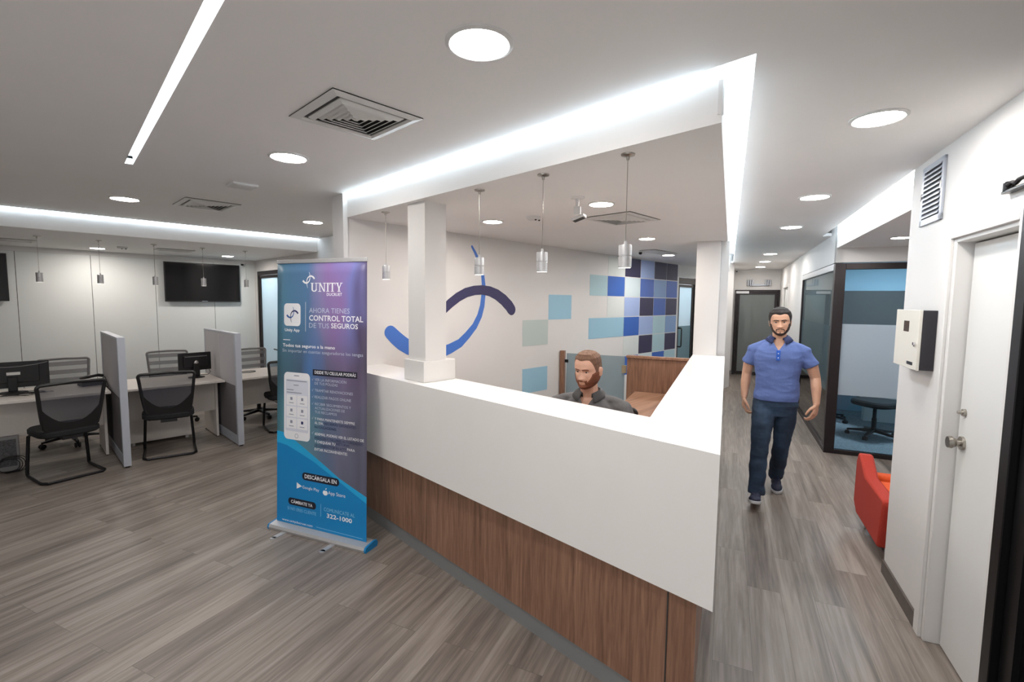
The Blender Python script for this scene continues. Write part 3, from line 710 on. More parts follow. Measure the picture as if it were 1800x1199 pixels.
    LINES = [('DUCRUET',.490,1.781,.142,.021,'white',1),
('AHORA TIENES',.321,1.654,.380,.037,'pale',0),('CONTROL TOTAL',.321,1.596,.501,.040,'white',1),('DE TUS',.321,1.542,.191,.037,'pale',0),('SEGUROS',.531,1.545,.245,.036,'white',1),
('Unity App',.079,1.509,.148,.022,'white',1),('Todos tus seguros a la mano',.058,1.391,.510,.024,'white',1),('Sin importar en cuantas aseguradoras los tengas',.054,1.351,.768,.024,'pale',0),
('DESDE TU CELULAR PODRÁS',.376,1.203,.382,.022,'white',1),
('VER LA INFORMACIÓN',.376,1.149,.296,.020,'pale',0),('DE TUS PÓLIZAS',.376,1.122,.217,.019,'pale',0),('TRAMITAR RENOVACIONES',.377,1.070,.355,.020,'pale',0),('REALIZAR PAGOS ONLINE',.377,1.021,.338,.020,'pale',0),
('RECIBIR SEGUIMIENTOS Y',.379,.970,.336,.019,'pale',0),('ACTUALIZACIONES DE',.379,.940,.280,.019,'pale',0),('TUS RECLAMOS',.379,.910,.206,.019,'pale',0),
('Y PARA MANTENERTE SIEMPRE',.377,.860,.372,.019,'white',0),('AL DÍA,',.377,.830,.084,.019,'white',0),('RECIBIRÁS DIFERENTES',.471,.833,.287,.018,'ink',0),('NOTIFICACIONES',.377,.800,.204,.019,'ink',0),
('ADEMÁS, PODRÁS VER EL LISTADO DE',.377,.748,.452,.019,'white',0),('MÉDICOS Y TALLERES AUTORIZADOS',.377,.719,.442,.019,'ink',0),('Y CHEQUEAR TU',.377,.691,.195,.019,'white',0),('HISTORIAL',.582,.697,.123,.018,'ink',0),
('DE CONDUCTOR EN ATTT',.377,.663,.296,.019,'ink',0),('PARA',.682,.668,.068,.019,'white',0),('EVITAR INCONVENIENTES',.377,.633,.305,.020,'white',0),
('DESCÁRGALA EN',.281,.414,.304,.028,'white',1),('Google Play',.258,.333,.164,.022,'white',0),('App Store',.506,.328,.159,.026,'white',0),('CÁMBIATE YA',.145,.207,.213,.023,'white',1),('SI NO ERES CLIENTE',.110,.152,.282,.023,'sky',0),
('COMUNÍCATE AL',.466,.201,.285,.026,'sky',0),('322-1000',.494,.156,.232,.031,'white',1),('www.unityducruet.com',.055,.060,.303,.017,'white',0)]
    dg = bpy.context.evaluated_depsgraph_get
    for s_, u, v, wd, h, k, bold in LINES:
        cu = bpy.data.curves.new('t', 'FONT'); cu.body = s_; cu.size = 1; cu.resolution_u = 2
        if bold: cu.offset = .018
        o = bpy.data.objects.new('t', cu); col.objects.link(o); bpy.context.view_layer.update()
        me = bpy.data.meshes.new_from_object(o.evaluated_get(dg()))
        xs_ = [q.co.x for q in me.vertices]; x0, x1 = min(xs_), max(xs_); sx = wd/(x1-x0); sy = h/.70
        nxt(); mb = ink(k); vs = [mb.bm.verts.new(Q(u + (q.co.x-x0)*sx, v + q.co.y*sy, .0018)) for q in me.vertices]
        for p in me.polygons:
            try: mb.bm.faces.new([vs[i] for i in p.vertices])
            except ValueError: pass
        bpy.data.objects.remove(o); bpy.data.meshes.remove(me)
    nxt()
    for v in (1.149, 1.070, 1.021, .970, .862, .752):   # tick marks of the list
        nxt(); fp([(.350, v+.010), (.3535, v+.012), (.357, v+.004), (.356, v)], 'pale', .0018); fp([(.356, v), (.358, v+.004), (.366, v+.020), (.364, v+.021)], 'pale', .0018)
    cols = {'cyan': '#1FA6DC', 'blue': '#0683C4', 'sky': '#8CCBEA', 'paper': '#EDEDF1', 'white': '#F4F5F8', 'black': '#14182A', 'screen': '#D7DAE6', 'grey': '#8C90A0', 'navy': '#1D2760', 'arcblue': '#3C66A8', 'pale': '#C3CBDD', 'ink': '#22305A'}
    pm = {k: mat('print_' + k, c_, .45) for k, c_ in cols.items()}
    nm = {'cyan': 'swoosh', 'blue': 'swoosh', 'paper': 'printed_shape', 'black': 'text_box', 'screen': 'printed_screen', 'navy': 'printed_mark', 'arcblue': 'printed_mark', 'grey': 'printed_detail'}
    for (k, _), mb in INK.items():
        mb.build(nm.get(k, 'lettering'), pm[k], sheet, smooth=False)
    # rails and casing
    m = MB(); m.prism([(-.004, -.006), (W+.004, -.006), (W+.004, .008), (-.004, .008)], 0, .03)
    tr_ = m.build('top_rail', ALU, root, bevel=.003); tr_.location = Q(0, 2.025); tr_.rotation_euler = (-tau, 0, 0)
    m = MB(); prof = [(-.055, 0), (-.060, .018), (-.050, .036), (-.010, .043), (.040, .050), (.065, .042), (.072, .02), (.065, 0)]
    def casing(mb, x0, x1, g=0):
        a = [mb.bm.verts.new((x0, y*(1+g), z*(1+g))) for y, z in prof]; b2 = [mb.bm.verts.new((x1, y*(1+g), z*(1+g))) for y, z in prof]
        mb.loft([a, b2])
    casing(m, -.02, W + .025); m.build('casing', ALU, root)
    for x0, x1 in ((-.032, -.02), (W + .025, W + .04)):
        m = MB(); casing(m, x0, x1, .03); m.build('end_cap', mat('cap_blue', '#1080BE', .35), root)
    for x in (.135, .60):
        m = MB(); m.box(x - .02, x + .02, -.155, -.03, 0, .006); m.box(x - .02, x + .02, -.03, .17, 0, .0055); m.cyl((x, -.155, 0), (x, -.155, .006), .02, n=16)
        m.build('foot', ALU, root)
    m = MB(); m.cyl((W/2, .03, .05), Q(W/2, 2.03, -.012), .008, n=10); m.build('support_pole', ALU, root)
banner()
# ================= CEILING FITTINGS =================
def downlight(x, y, z, r, label, group, lm=None):
    t = thing('downlight', label, 'ceiling light', (x, y, z), 0, group)
    m = MB(); m.lathe([(r*1.18, 0), (r*1.18, -.004), (r*1.04, -.009), (r*.99, -.006), (r*.98, 0)], n=40); m.build('trim_ring', VENTW, t)
    m = MB(); m.disc((0, 0, -.0065), r, 40); m.build('diffuser', lm or LAMP, t)
    return t
dl = downlight(1.089, 1.207, HC, .094, 'large round downlight nearest the camera, in the ceiling above the counter front', 'round downlights in the main ceiling')
for x, y, s in [(1.166, 2.955, 'round ceiling downlight just beyond the big square air vent'), (.70, 5.224, 'round ceiling downlight left of the small air vent, over the waiting area'),
                (2.285, 5.186, 'round ceiling downlight left of the end of the logo wall'), (2.709, .362, 'big round downlight above the corridor, nearest on the right'),
                (4.339, .945, 'second round downlight along the corridor ceiling'), (5.852, 1.476, 'third round downlight along the corridor ceiling'),
                (8.716, 2.486, 'fourth corridor downlight, first of the three at the far end'), (10.215, 3.002, 'middle one of three small far corridor downlights'),
                (11.633, 3.506, 'last corridor downlight, closest to the end door')]:
    dup(dl, (x, y, HC), 0, s)
for x, y in ((-.9, .6), (.9, -1.3), (-1.2, 3.0)):  # unseen downlights added around the viewer as extra room light
    dup(dl, (x, y, HC), 0, 'round ceiling downlight added out of view to brighten the room')
ds = downlight(2.751, 2.878, HS, .075, 'round downlight in the reception soffit right of the square column', 'round downlights in the lowered soffits', LAMPS)
for x, y, s in [(2.732, 1.821, 'brightest soffit downlight over the seated man, beside the ceiling projector'), (4.482, 2.432, 'soffit downlight beyond the reception air vent'),
                (6.185, 3.028, 'farthest reception soffit downlight, over the blue tile wall'), (.819, 8.47, 'downlight in the soffit over the left desk'), (2.33, 8.332, 'downlight in the desk soffit near the glass door'),
                (5.913, .548, 'soffit downlight in the alcove before the glass room')]:
    dup(ds, (x, y, HS), 0, s)
def pendant(x, y, label, group):
    t = thing('pendant_lamp', label, 'pendant lamp', (x, y, HS), 0, group)
    m = MB(); m.lathe([(.001, -.026), (.006, -.026), (.008, -.012), (.030, -.006), (.031, 0), (.001, 0)], n=24); m.build('canopy', STEEL, t)
    m = MB(); m.cyl((0, 0, -.02), (0, 0, -.385), .0018, n=6); m.build('cord', STEEL, t)
    m = MB(); m.lathe([(.004, -.375), (.007, -.378), (.007, -.392), (.028, -.394), (.029, -.398), (.029, -.440), (.027, -.442), (.027, -.445), (.029, -.447), (.029, -.492), (.026, -.495), (.024, -.488), (.022, -.480), (.001, -.480)], n=28)
    m.build('shade', ALU, t)
    m = MB(); m.disc((0, 0, -.4815), .021, 24); m.build('bulb', PEND, t)
    return t
pl = pendant(1.909, 1.14, 'silver cylinder pendant nearest the camera over the reception counter', 'pendants over the reception counter')
for x, y, s in [(1.923, 1.638, 'silver pendant over the counter, second from the corner'), (1.936, 2.138, 'silver pendant over the counter just right of the column, before the blue arc'), (1.952, 3.191, 'silver pendant left of the column near the banner')]:
    dup(pl, (x, y, HS), 0, s)
for i, (x, y, s) in enumerate([(.215, 7.33, 'leftmost pendant over the desks'), (.718, 7.30, 'pendant over the left desk, before the downlight'), (1.235, 7.30, 'pendant left of the wide wall television'),
                (1.746, 7.28, 'pendant hanging before the middle of the television'), (2.247, 7.25, 'pendant right of the television, near the glass door')]):
    dup(pl, (x, y, HS), 0, s, 'pendants over the desks')
def vent(x, y, z, w, h, label, rz=0, n=6, flat=False):
    t = thing('ceiling_vent', label, 'air vent', (x, y, z), rz)
    a, b = w/2, h/2
    m = MB()
    def frame(x0, y0, x1, y1, z0, z1, mb):
        o_ = [(-x0, -y0), (x0, -y0), (x0, y0), (-x0, y0)]; i_ = [(-x1, -y1), (x1, -y1), (x1, y1), (-x1, y1)]
        for k in range(4):
            l = (k+1) % 4
            mb.hexa([(*o_[k], z0), (*o_[l], z0), (*i_[l], z1), (*i_[k], z1)], [(*o_[k], z0 + .004), (*o_[l], z0 + .004), (*i_[l], z1 + .004), (*i_[k], z1 + .004)])
    frame(a, b, a - .035, b - .035, -.006, -.014, m); frame(a, b, a - .004, b - .004, -.006, -.004, m)
    frame(a - .035, b - .035, a - .045, b - .045, -.014, -.006, m)
    m.build('frame', VENTW, t)
    m = MB(); m.box(-a + .03, a - .03, -b + .03, b - .03, -.003, -.001); m.build('backing', VENTD, t)
    if flat:
        m = MB()
        for k in range(n):
            yy = -b + .06 + (2*b - .12) * k / (n - 1); m.box(-a + .05, a - .05, yy - .012, yy + .008, -.012, -.008)
        m.build('grille', VENTW, t); return t
    st = (min(a, b) - .05) / (n + .3)
    m = MB()
    for k in range(n):
        p = .047 + st * (k + .55); frame(a - p, b - p, a - p - st * .72, b - p - st * .72, -.007, -.020, m)
    m.box(-a + .047 + st*(n+.45), a - .047 - st*(n+.45), -b + .047 + st*(n+.45), b - .047 - st*(n+.45), -.021, -.017)
    m.build('grille', VENTW, t)
    return t
vent(1.128, 2.082, HC, .43, .43, 'large square air vent in the ceiling nearest the camera')
vent(1.24, 4.97, HC, .42, .46, 'smaller square air vent in the ceiling over the waiting area')
vent(3.31, 2.02, HS, .46, .42, 'square air vent in the reception soffit beside the projector')
vent(5.75, 2.95, HS, .6, .22, 'slim air vent in the reception soffit near the tiled wall', flat=True)
vent(1.57, 7.92, HS, .42, .30, 'slim air vent in the desk soffit left of the television', flat=True)
vent(.02, 8.08, HS, .42, .30, 'slim air vent in the desk soffit at the left edge', flat=True)
t = thing('ceiling_speaker', 'small square white ceiling speaker between two vents', 'speaker', (1.21, 3.92, HC))
m = MB(); m.box(-.085, .085, -.085, .085, -.018, 0); m.build('housing', VENTW, t, bevel=.004)
m = MB(); m.box(-.06, .06, -.06, .06, -.021, -.017); m.build('cover', WHITE, t, bevel=.002)
def detector(x, y, label):
    t = thing('smoke_detector', label, 'smoke detector', (x, y, HS))
    m = MB(); m.lathe([(.055, 0), (.056, -.014), (.045, -.024), (.001, -.026)], n=28); m.build('base', VENTW, t)
    for k in (-1, 1):
        m = MB(); m.ell((k*.02 + .01, -.03, -.024), .009, 10); m.build('sensor', BLACK, t)
detector(2.81, 2.485, 'round white detector on the reception soffit before the projector'); detector(1.022, 8.0, 'round white detector on the soffit over the desks')
t = thing('ceiling_projector', 'small white device on a ceiling bracket over the reception', 'projector', (2.474, 1.826, HS), R(20))
m = MB(); m.lathe([(.045, 0), (.045, -.006), (.012, -.010), (.010, -.055), (.001, -.055)], n=24); m.build('ceiling_bracket', WHITE, t)
m = MB(); m.box(-.006, .006, -.022, .022, -.105, -.055); m.build('yoke', WHITE, t, bevel=.003)
rr = M.Translation((0, -.01, -.125)) @ M.Rotation(R(-18), 4, 'X')
m = MB(); m.box(-.035, .035, -.042, .042, -.012, .008, rr); m.build('body', WHITE, t, bevel=.005)
m = MB(); m.box(-.028, .028, -.035, .035, -.014, -.0115, rr); m.build('lens', VENTD, t)
def dome(loc, label):
    t = thing('security_camera', label, 'camera', loc); m = MB(); m.ell((0, 0, -.01), (.022, .022, .02), 14); m.build('lens_ball', BLACK, t)
    m = MB(); m.cyl((0, 0, 0), (0, 0, .012), .022); m.build('mount', VENTW, t)
dome((5.56, 3.10, HS - .012), 'tiny black dome camera on the reception soffit above the tiles'); dome((2.72, 8.95, 2.33), 'tiny black camera in the corner above the glass door'); q = SN(SE - .02, -.133, 2.55); dome(q, 'tiny black camera high on the corridor end wall')

# ================= RIGHT WALL FITTINGS =================
t = thing('wall_grille', 'white louvred air grille high on the right wall', 'grille', SN(3.41, -1.0, 2.37), TH)
m = MB(); a, b = .155, .165
for x0, x1, z0, z1 in ((-a, a, b - .02, b), (-a, a, -b, -b + .035), (-a, -a + .03, -b, b), (a - .03, a, -b, b)): m.box(x0, x1, 0, .012, z0, z1)
m.build('frame', PARTM, t, bevel=.002)
m = MB(); m.box(-a + .02, a - .02, .001, .003, -b + .02, b - .01); m.build('backing', mat('grille_back', '#6E7178', .6), t)
for k in range(11):
    z = -b + .045 + k * .0255
    m = MB(); m.hexa([(-a+.03, .003, z + .012), (a-.03, .003, z + .012), (a-.03, .018, z - .006), (-a+.03, .018, z - .006)], [(-a+.03, .003, z + .018), (a-.03, .003, z + .018), (a-.03, .018, z + .002), (-a+.03, .018, z + .002)])
    m.build('louvre', PARTM, t)
for k in (-1, 1):
    m = MB(); m.box(k*(a-.018) - .008, k*(a-.018) + .008, .012, .017, -.02 if k > 0 else .0, .02 if k > 0 else .04); m.build('clip', CHROME, t)
t = thing('wall_box', 'cream metal control box with a little window on the right wall', 'box', SN(3.40, -1.0, 1.56), TH)
m = MB(); m.box(-.19, .19, 0, .062, -.155, .165); m.build('housing', mat('box_dark', '#2C2A30', .5), t, bevel=.002)
m = MB(); m.box(-.192, .192, .062, .076, -.157, .167); m.build('box_door', mat('box_cream', '#DAD6CC', .45), t, bevel=.002)
m = MB(); m.box(-.04, .045, .0755, .0775, .045, .105); m.build('window', mat('box_window', '#2A1815', .2), t)
m = MB(); m.cyl((-.158, .076, -.015), (-.158, .088, -.015), .009); m.box(-.164, -.144, .078, .082, -.03, -.022); m.build('lock', CHROME, t)
m = MB(); m.box(-.135, -.045, .0755, .0775, -.135, -.118); m.build('name_plate', BLACK, t)
t = thing('door_closer_arm', 'black jointed door closer arm on the right wall above the white door', 'door hardware', SN(2.47, -1.0, 2.205), TH); t.scale = (.8, .8, .7)
m = MB(); m.box(-.25, .155, .0, .035, -.012, .004); m.build('track', BLACKM, t, bevel=.003)
m = MB(); m.cyl((.125, .02, 0), (.125, .02, .045), .020); m.cyl((.125, .02, .045), (.125, .02, .052), .013); m.build('pivot', BLACKM, t)
m = MB(); m.tube([(.12, .025, .03), (.06, .03, .036), (.03, .03, .022), (0, .03, .036), (-.25, .03, .04)], .011); m.build('arm', BLACKM, t)

# emergency light and intercom at the corridor end
q = SN(SE, -.64, 2.26); t = thing('emergency_light', 'grey twin-head emergency light above the far corridor door', 'light fixture', q, TH)
m = MB(); m.box(-.05, 0, -.20, .20, -.075, -.035); m.build('battery_bar', PARTM, t, bevel=.006)
for k in (-1, 1):
    m = MB(); 
    for j in range(3): m.box(-.09, -.02, k*.19 - .055 + j*.045, k*.19 - .025 + j*.045, -.07, .075)
    m.build('lamp_head', PARTM, t, bevel=.01)
q = SN(12.4, -.001, 1.68); t = thing('intercom', 'black wall telephone on the corridor left wall near the end door', 'intercom', q, TH)
m = MB(); m.box(-.06, .06, -.03, 0, -.16, .16); m.build('body', BLACK, t, bevel=.006)
m = MB(); m.box(-.10, .02, -.06, -.03, -.20, -.13); m.build('cradle', BLACK, t, bevel=.006)
q = SN(12.5, -.001, 1.2); t = thing('wall_switch', 'small dark switch below the intercom', 'switch', q, TH); m = MB(); m.box(-.02, .02, -.012, 0, -.05, .03); m.build('plate', VENTD, t, bevel=.002)

# ================= LEFT OFFICE =================
def tv(x0, x1, z0, z1, label):
    t = thing('television', label, 'television', ((x0+x1)/2, 9.05, (z0+z1)/2)); w_, h_ = (x1-x0)/2, (z1-z0)/2
    m = MB(); m.box(-w_, w_, -.075, -.035, -h_, h_); m.build('casing', BLACK, t, bevel=.004)
    m = MB(); m.box(-w_+.015, w_-.015, -.0765, -.0745, -h_+.022, h_-.015); m.build('screen', SCREEN, t)
    m = MB(); m.box(-.04, .04, -.0775, -.0765, -h_+.006, -h_+.014); m.build('badge', PARTM, t)
    m = MB(); m.box(-.2, .2, -.035, 0, -.15, .15); m.build('wall_bracket', BLACKM, t)
tv(1.632, 2.682, 1.69, 2.305, 'wide black television on the panelled wall above the middle desk'); tv(-1.08, -.027, 1.685, 2.295, 'black television cut off by the left edge of the picture')
def desk(x0, x1, label):
    t = thing('desk', label, 'desk', (x0, 6.56, 0), 0, 'white desks in a row along the left'); w_ = x1 - x0
    m = MB(); m.box(0, w_, 0, .84, .725, .75); m.build('desk_top', DESKW, t, bevel=.002)
    for x in (.02, w_ - .045):
        m = MB(); m.box(x, x + .025, .25, .80, .012, .725); m.build('side_panel', DESKW, t, bevel=.001)
        
        for y in (.29, .76): m = MB(); m.cyl((x + .012, y, 0), (x + .012, y, .014), .016, n=12); m.build('glide', VENTD, t)
    m = MB(); m.box(.045, w_ - .045, .30, .318, .34, .725); m.build('modesty_panel', DESKW, t)
    return t
desk(-.42, .675, 'white desk at the far left, carrying the big black monitor'); d_ = desk(.80, 1.755, 'white desk between the two partitions, with the small monitor'); desk(1.86, 2.88, 'white desk between the right partition and the banner, with a cable loop on it')
def pedestal(x, label):
    t = thing('drawer_cabinet', label, 'cabinet', (x, 7.0, 0)); m = MB(); m.box(0, .66, 0, .38, .04, .32); m.build('body', DESKW, t, bevel=.002)
    for a in (.06, .60):
        for y in (.05, .33): m = MB(); m.cyl((a, y, 0), (a, y, .04), .02, n=12); m.build('glide', VENTW, t)
pedestal(.84, 'low white cabinet on small feet under the middle desk')
def partition(x, label):
    t = thing('partition', label, 'partition', (x, 6.17, 0), 0, 'grey desk partitions')
    m = MB(); m.box(-.032, .032, 0, .045, .015, 1.345); m.build('end_post', PARTM, t, bevel=.002)
    m = MB(); m.box(-.032, .032, .045, 1.30, 1.325, 1.345); m.box(-.032, .032, 1.27, 1.30, .015, 1.325); m.build('frame_rail', PARTM, t, bevel=.002)
    for a, b in ((.047, .65), (.655, 1.268)):
        m = MB(); m.box(-.028, .028, a, b, .72, 1.323); m.build('upper_panel', PARTF, t, bevel=.004)
        m = MB(); m.box(-.028, .028, a, b, .13, .716); m.build('lower_panel', PARTD, t, bevel=.004)
    m = MB(); m.box(-.03, .03, .045, 1.27, .015, .126); m.build('base_rail', PARTM, t, bevel=.002)
    for y in (.022, 1.28): m = MB(); m.cyl((0, y, 0), (0, y, .016), .02, n=12); m.build('glide', BLACK, t)
    return t
partition(.735, 'grey desk partition on the left, between first and second desks'); partition(1.80, 'grey desk partition on the right, nearer the banner')
def backframe(m, w0, w1, h, y0, lean, r=.014, zb=0):
    """rounded trapezoid frame of a chair back (bottom half width w0, top w1)"""
    pts = []
    def p(x, z): return (x, y0 + lean * (z - zb), z)
    for a in range(0, 91, 15): pts.append(p(w1 - .03 + .03*sin(R(a)), zb + h - .03 + .03*cos(R(a))))
    pts = [p(0, zb + h + .008)] + pts
    for q in (.85, .7, .55, .4, .25, .1): pts.append(p(w0 + (w1 - w0)*q**.6, zb + h*q))
    pts.append(p(w0 - .03, zb + .02)); pts.append(p(w0 - .10, zb))
    full = pts + [(-x, y, z) for x, y, z in pts[::-1]][:-1]
    m.tube(full, r, 8, True); return full
def visitor_chair(name='visitor_chair'):
    """faces +Y, origin on the floor under the seat"""
    t = thing(name, 'x', 'chair')
    m = MB(); pts = []
    w_ = .235
    for sx in (-1, 1):
        half = [(sx*.20, .16, .42), (sx*.215, .20, .40), (sx*w_, .22, .05), (sx*w_, .215, .02), (sx*w_, .18, .013), (sx*w_, -.17, .013), (sx*(w_-.03), -.215, .013)]
        pts += half if sx < 0 else half[::-1]
    m.tube([(-.17, -.12, .425)] + pts + [(.17, -.12, .425)], .0145, 10); m.build('sled_frame', BLACKM, t)
    m = MB(); rows = []
    for z, k in ((.425, .93), (.44, 1), (.475, 1), (.49, .94)):
        rows.append([m.bm.verts.new((k*(.24*(abs(cos(a))**.5)*(1 if cos(a) > 0 else -1)), .02 + k*(.235*(abs(sin(a))**.5)*(1 if sin(a) > 0 else -1)), z)) for a in [2*pi*i/28 + .001 for i in range(28)]])
    m.loft(rows); m.build('seat', SEATB, t)
    m = MB(); full = backframe(m, .18, .248, .47, -.17, -.20, .016, .47); m.build('back_frame', BLACK, t)
    m = MB(); vs = [m.bm.verts.new(q) for q in full]; m.bm.faces.new(vs); m.build('back_mesh', MESHB, t, smooth=False)
    m = MB()   # lower lumbar shell
    rws = []; K = 12
    for i in range(K + 1):
        u = -1 + 2*i/K; top = .56 + .17*abs(u)**2.6; col_ = []
        for j in range(5):
            z = .455 + (top - .455)*j/4; wz = .19 + (.248 - .18)*((z - .47)/.47 if z > .47 else 0)**.7
            col_.append((u*(wz - .004), -.17 - .20*(z - .47) - .022*(1 - u*u), z))
        rws.append(col_)
    fr = [[m.bm.verts.new(q) for q in c] for c in rws]; bk = [[m.bm.verts.new((q[0], q[1] - .009, q[2])) for q in c] for c in rws]
    for i in range(K):
        for j in range(4):
            m.bm.faces.new((fr[i][j], fr[i+1][j], fr[i+1][j+1], fr[i][j+1])); m.bm.faces.new((bk[i][j], bk[i][j+1], bk[i+1][j+1], bk[i+1][j]))
        m.bm.faces.new((fr[i][4], fr[i+1][4], bk[i+1][4], bk[i][4])); m.bm.faces.new((fr[i][0], bk[i][0], bk[i+1][0], fr[i+1][0]))
    m.box(-.075, .075, -.20, -.12, .395, .455); m.build('lumbar_shell', BLACK, t)
    return t
v1 = visitor_chair(); v1.location = (.29, 6.35, 0); v1.rotation_euler = (0, 0, R(13))
v1['label'] = 'black mesh-backed cantilever chair at the left desk, before the big monitor'; v1['group'] = 'black cantilever visitor chairs'
dup(v1, (1.155, 6.47, 0), R(-10), 'black mesh-backed cantilever chair between the two partitions'); dup(v1, (2.50, 6.66, 0), R(-8), 'black cantilever chair half hidden behind the roll-up banner')
def task_chair(name='task_chair', back=None, bm_=None):
    """faces +Y"""
    t = thing(name, 'x', 'office chair')
    m = MB(); m.cyl((0, 0, .07), (0, 0, .13), .035); m.cyl((0, 0, .13), (0, 0, .40), .022); m.cyl((0, 0, .10), (0, 0, .26), .028); m.build('gas_column', BLACK, t)
    for k in range(5):
        a = 2*pi*k/5 + .35; d = V((cos(a), sin(a), 0)); p = V((-d.y, d.x, 0))
        m = MB(); q0 = [V((0, 0, .075)) + p*.028, V((0, 0, .075)) - p*.028, d*.29 - p*.015 + V((0, 0, .06)), d*.29 + p*.015 + V((0, 0, .06))]
        m.hexa([q0[1], q0[2], q0[3], q0[0]], [q0[1] + V((0, 0, .045)), q0[2] + V((0, 0, .02)), q0[3] + V((0, 0, .02)), q0[0] + V((0, 0, .045))]); leg = m.build('base_spoke', BLACK, t, bevel=.004)
        m = MB(); c = d * .285 + V((0, 0, .028))
        m.cyl(c - p*.008, c + p*.008, .014, n=12)
        for s_ in (-1, 1): m.cyl(c + p*s_*.007, c + p*s_*.025, .028, n=16)
        m.cyl(c + V((0, 0, .0)), c + V((0, 0, .045)), .008, n=8); m.build('castor', BLACK, leg)
    m = MB(); m.box(-.09, .09, -.11, .09, .40, .43); m.build('tilt_mechanism', BLACK, t, bevel=.006)
    m = MB(); rows = []
    for z, k in ((.43, .93), (.445, 1), (.485, 1), (.505, .93)):
        rows.append([m.bm.verts.new((k*(.25*(abs(cos(a))**.55)*(1 if cos(a) > 0 else -1)), .02 + k*(.24*(abs(sin(a))**.55)*(1 if sin(a) > 0 else -1)), z)) for a in [2*pi*i/28 + .001 for i in range(28)]])
    m.loft(rows); m.build('seat', SEATB, t)
    m = MB(); full = backframe(m, .19, .235, .46, -.20, -.12, .014, .53); m.build('back_frame', back or GREYP, t)
    m = MB(); vs = [m.bm.verts.new(q) for q in full]; m.bm.faces.new(vs); m.build('back_mesh', bm_ or MESHG, t, smooth=False)
    m = MB(); m.tube([(0, -.08, .415), (0, -.21, .42), (0, -.235, .47), (0, -.225, .60)], .016, 8); m.build('back_support', BLACK, t)
    return t
tc = task_chair(); tc.location = (.41, 7.72, -.0); tc.rotation_euler = (0, 0, R(184)); tc['label'] = 'grey mesh office chair behind the left desk and its monitor'; tc['group'] = 'grey office chairs behind the desks'
dup(tc, (1.47, 7.98, .0), R(176), 'grey mesh office chair behind the middle desk'); dup(tc, (2.47, 7.60, 0), R(186), 'grey mesh office chair behind the right desk, beside the glass door')
# meeting room furniture
c2 = task_chair('meeting_chair', BLACK, MESHB); c2.location = SN(7.68, -1.82); c2.rotation_euler = (0, 0, R(150)); c2['label'] = 'black office chair seen under the frosted band of the glass room'; c2['group'] = 'black chairs in the glass room'
dup(c2, SN(8.55, -1.42), R(-60), 'black office chair farther back in the glass room, near its left side'); dup(c2, SN(7.75, -3.0), R(-20), 'black office chair at the back of the glass room, beyond the table')
t = thing('meeting_table', 'oval meeting table on a white panel leg inside the glass room', 'table', SN(8.75, -2.2), TH)
m = MB(); m.hexa([(.75*cos(a), .42*sin(a), .715) for a in [2*pi*i/36 for i in range(36)]], [(.78*cos(a), .45*sin(a), .745) for a in [2*pi*i/36 for i in range(36)]]); m.build('table_top', mat('table_grey', '#6F6A66', .5), t)
m = MB(); m.box(-.06, .06, -.28, .28, 0, .715); m.build('panel_leg', WHITE, t, bevel=.004)
dsr = thing('ceiling_panel_light', 'square ceiling light inside the glass meeting room', 'light', SN(8.0, -2.4, 2.515), TH)
m = MB(); m.box(-.30, .30, -.30, .30, -.012, 0); m.build('frame', VENTW, dsr); m = MB(); m.poly([(-.28, -.28, -.013), (-.28, .28, -.013), (.28, .28, -.013), (.28, -.28, -.013)]); m.build('diffuser', emit('panel_light', '#EAF4FF', 55), dsr)
for loc, s in (((3.60, 8.5, 2.56), 'square ceiling light in the room behind the left glass door'), ((8.3, 4.6, 2.56), 'square ceiling light in the room behind the glass door beside the blue tiles')):
    r_ = dup(dsr, loc, 0, s)
# monitors, phone, tower, cables
def monitor(loc, rz, w_, h_, base, label, lift=.30):
    t = thing('monitor', label, 'monitor', loc, rz)     # screen faces +Y, back towards the room
    m = MB(); m.box(-w_/2, w_/2, .0, .022, lift - h_/2, lift + h_/2); m.box(-w_*.36, w_*.36, -.018, .0, lift - h_*.30, lift + h_*.36); m.build('housing', BLACK, t, bevel=.005)
    m = MB(); m.box(-w_/2 + .012, w_/2 - .012, .0215, .0235, lift - h_/2 + .016, lift + h_/2 - .012); m.build('screen', SCREEN, t)
    m = MB(); m.box(-.035, .035, -.045, -.015, .02, lift - .02); m.build('stand_neck', BLACK, t, bevel=.004)
    m = MB(); m.lathe([(.001, 0), (base, 0), (base, .008), (.03, .02), (.001, .02)], c=(0, -.02, 0), n=28); m.build('stand_base', BLACK, t)
    return t
mo = monitor((-.045, 7.13, .75), R(2), .56, .27, .11, 'big black monitor seen from behind on the left desk', .185)
m = MB(); m.box(-.04, .06, -.0195, -.018, .185, .215); m.build('rating_label', VENTW, mo)
m = MB(); n_ = 14; pts = [(-.27 + .54*i/n_, -.012 - .006, .27 + .035*(2*i/n_-1)**2) for i in range(n_+1)]; m.tube(pts, .004, 6); m.build('cable_groove', GREYP, mo)
m2 = monitor((1.56, 7.05, .75), R(9), .37, .225, .09, 'small black monitor seen from behind on the middle desk', .20)
m = MB(); m.ell((0, -.03, .19), (.028, .016, .028), 16); m.build('hinge_ball', CHROME, m2)
m = MB(); m.box(-.12, .13, -.023, -.017, .262, .270); m.build('vent_slot', GREYP, m2)
t = thing('desk_phone', 'black desk telephone against the left partition', 'telephone', (.56, 7.18, .75), R(10))
m = MB(); m.hexa([(-.09, -.08, 0), (.09, -.08, 0), (.09, .09, 0), (-.09, .09, 0)], [(-.09, -.08, .075), (.09, -.08, .075), (.09, .09, .02), (-.09, .09, .02)]); m.build('base', BLACK, t, bevel=.005)
m = MB(); m.tube([(-.10, -.05, .09), (-.03, -.06, .105), (.06, -.05, .115), (.11, -.03, .10)], .018, 10); m.build('handset', BLACK, t)
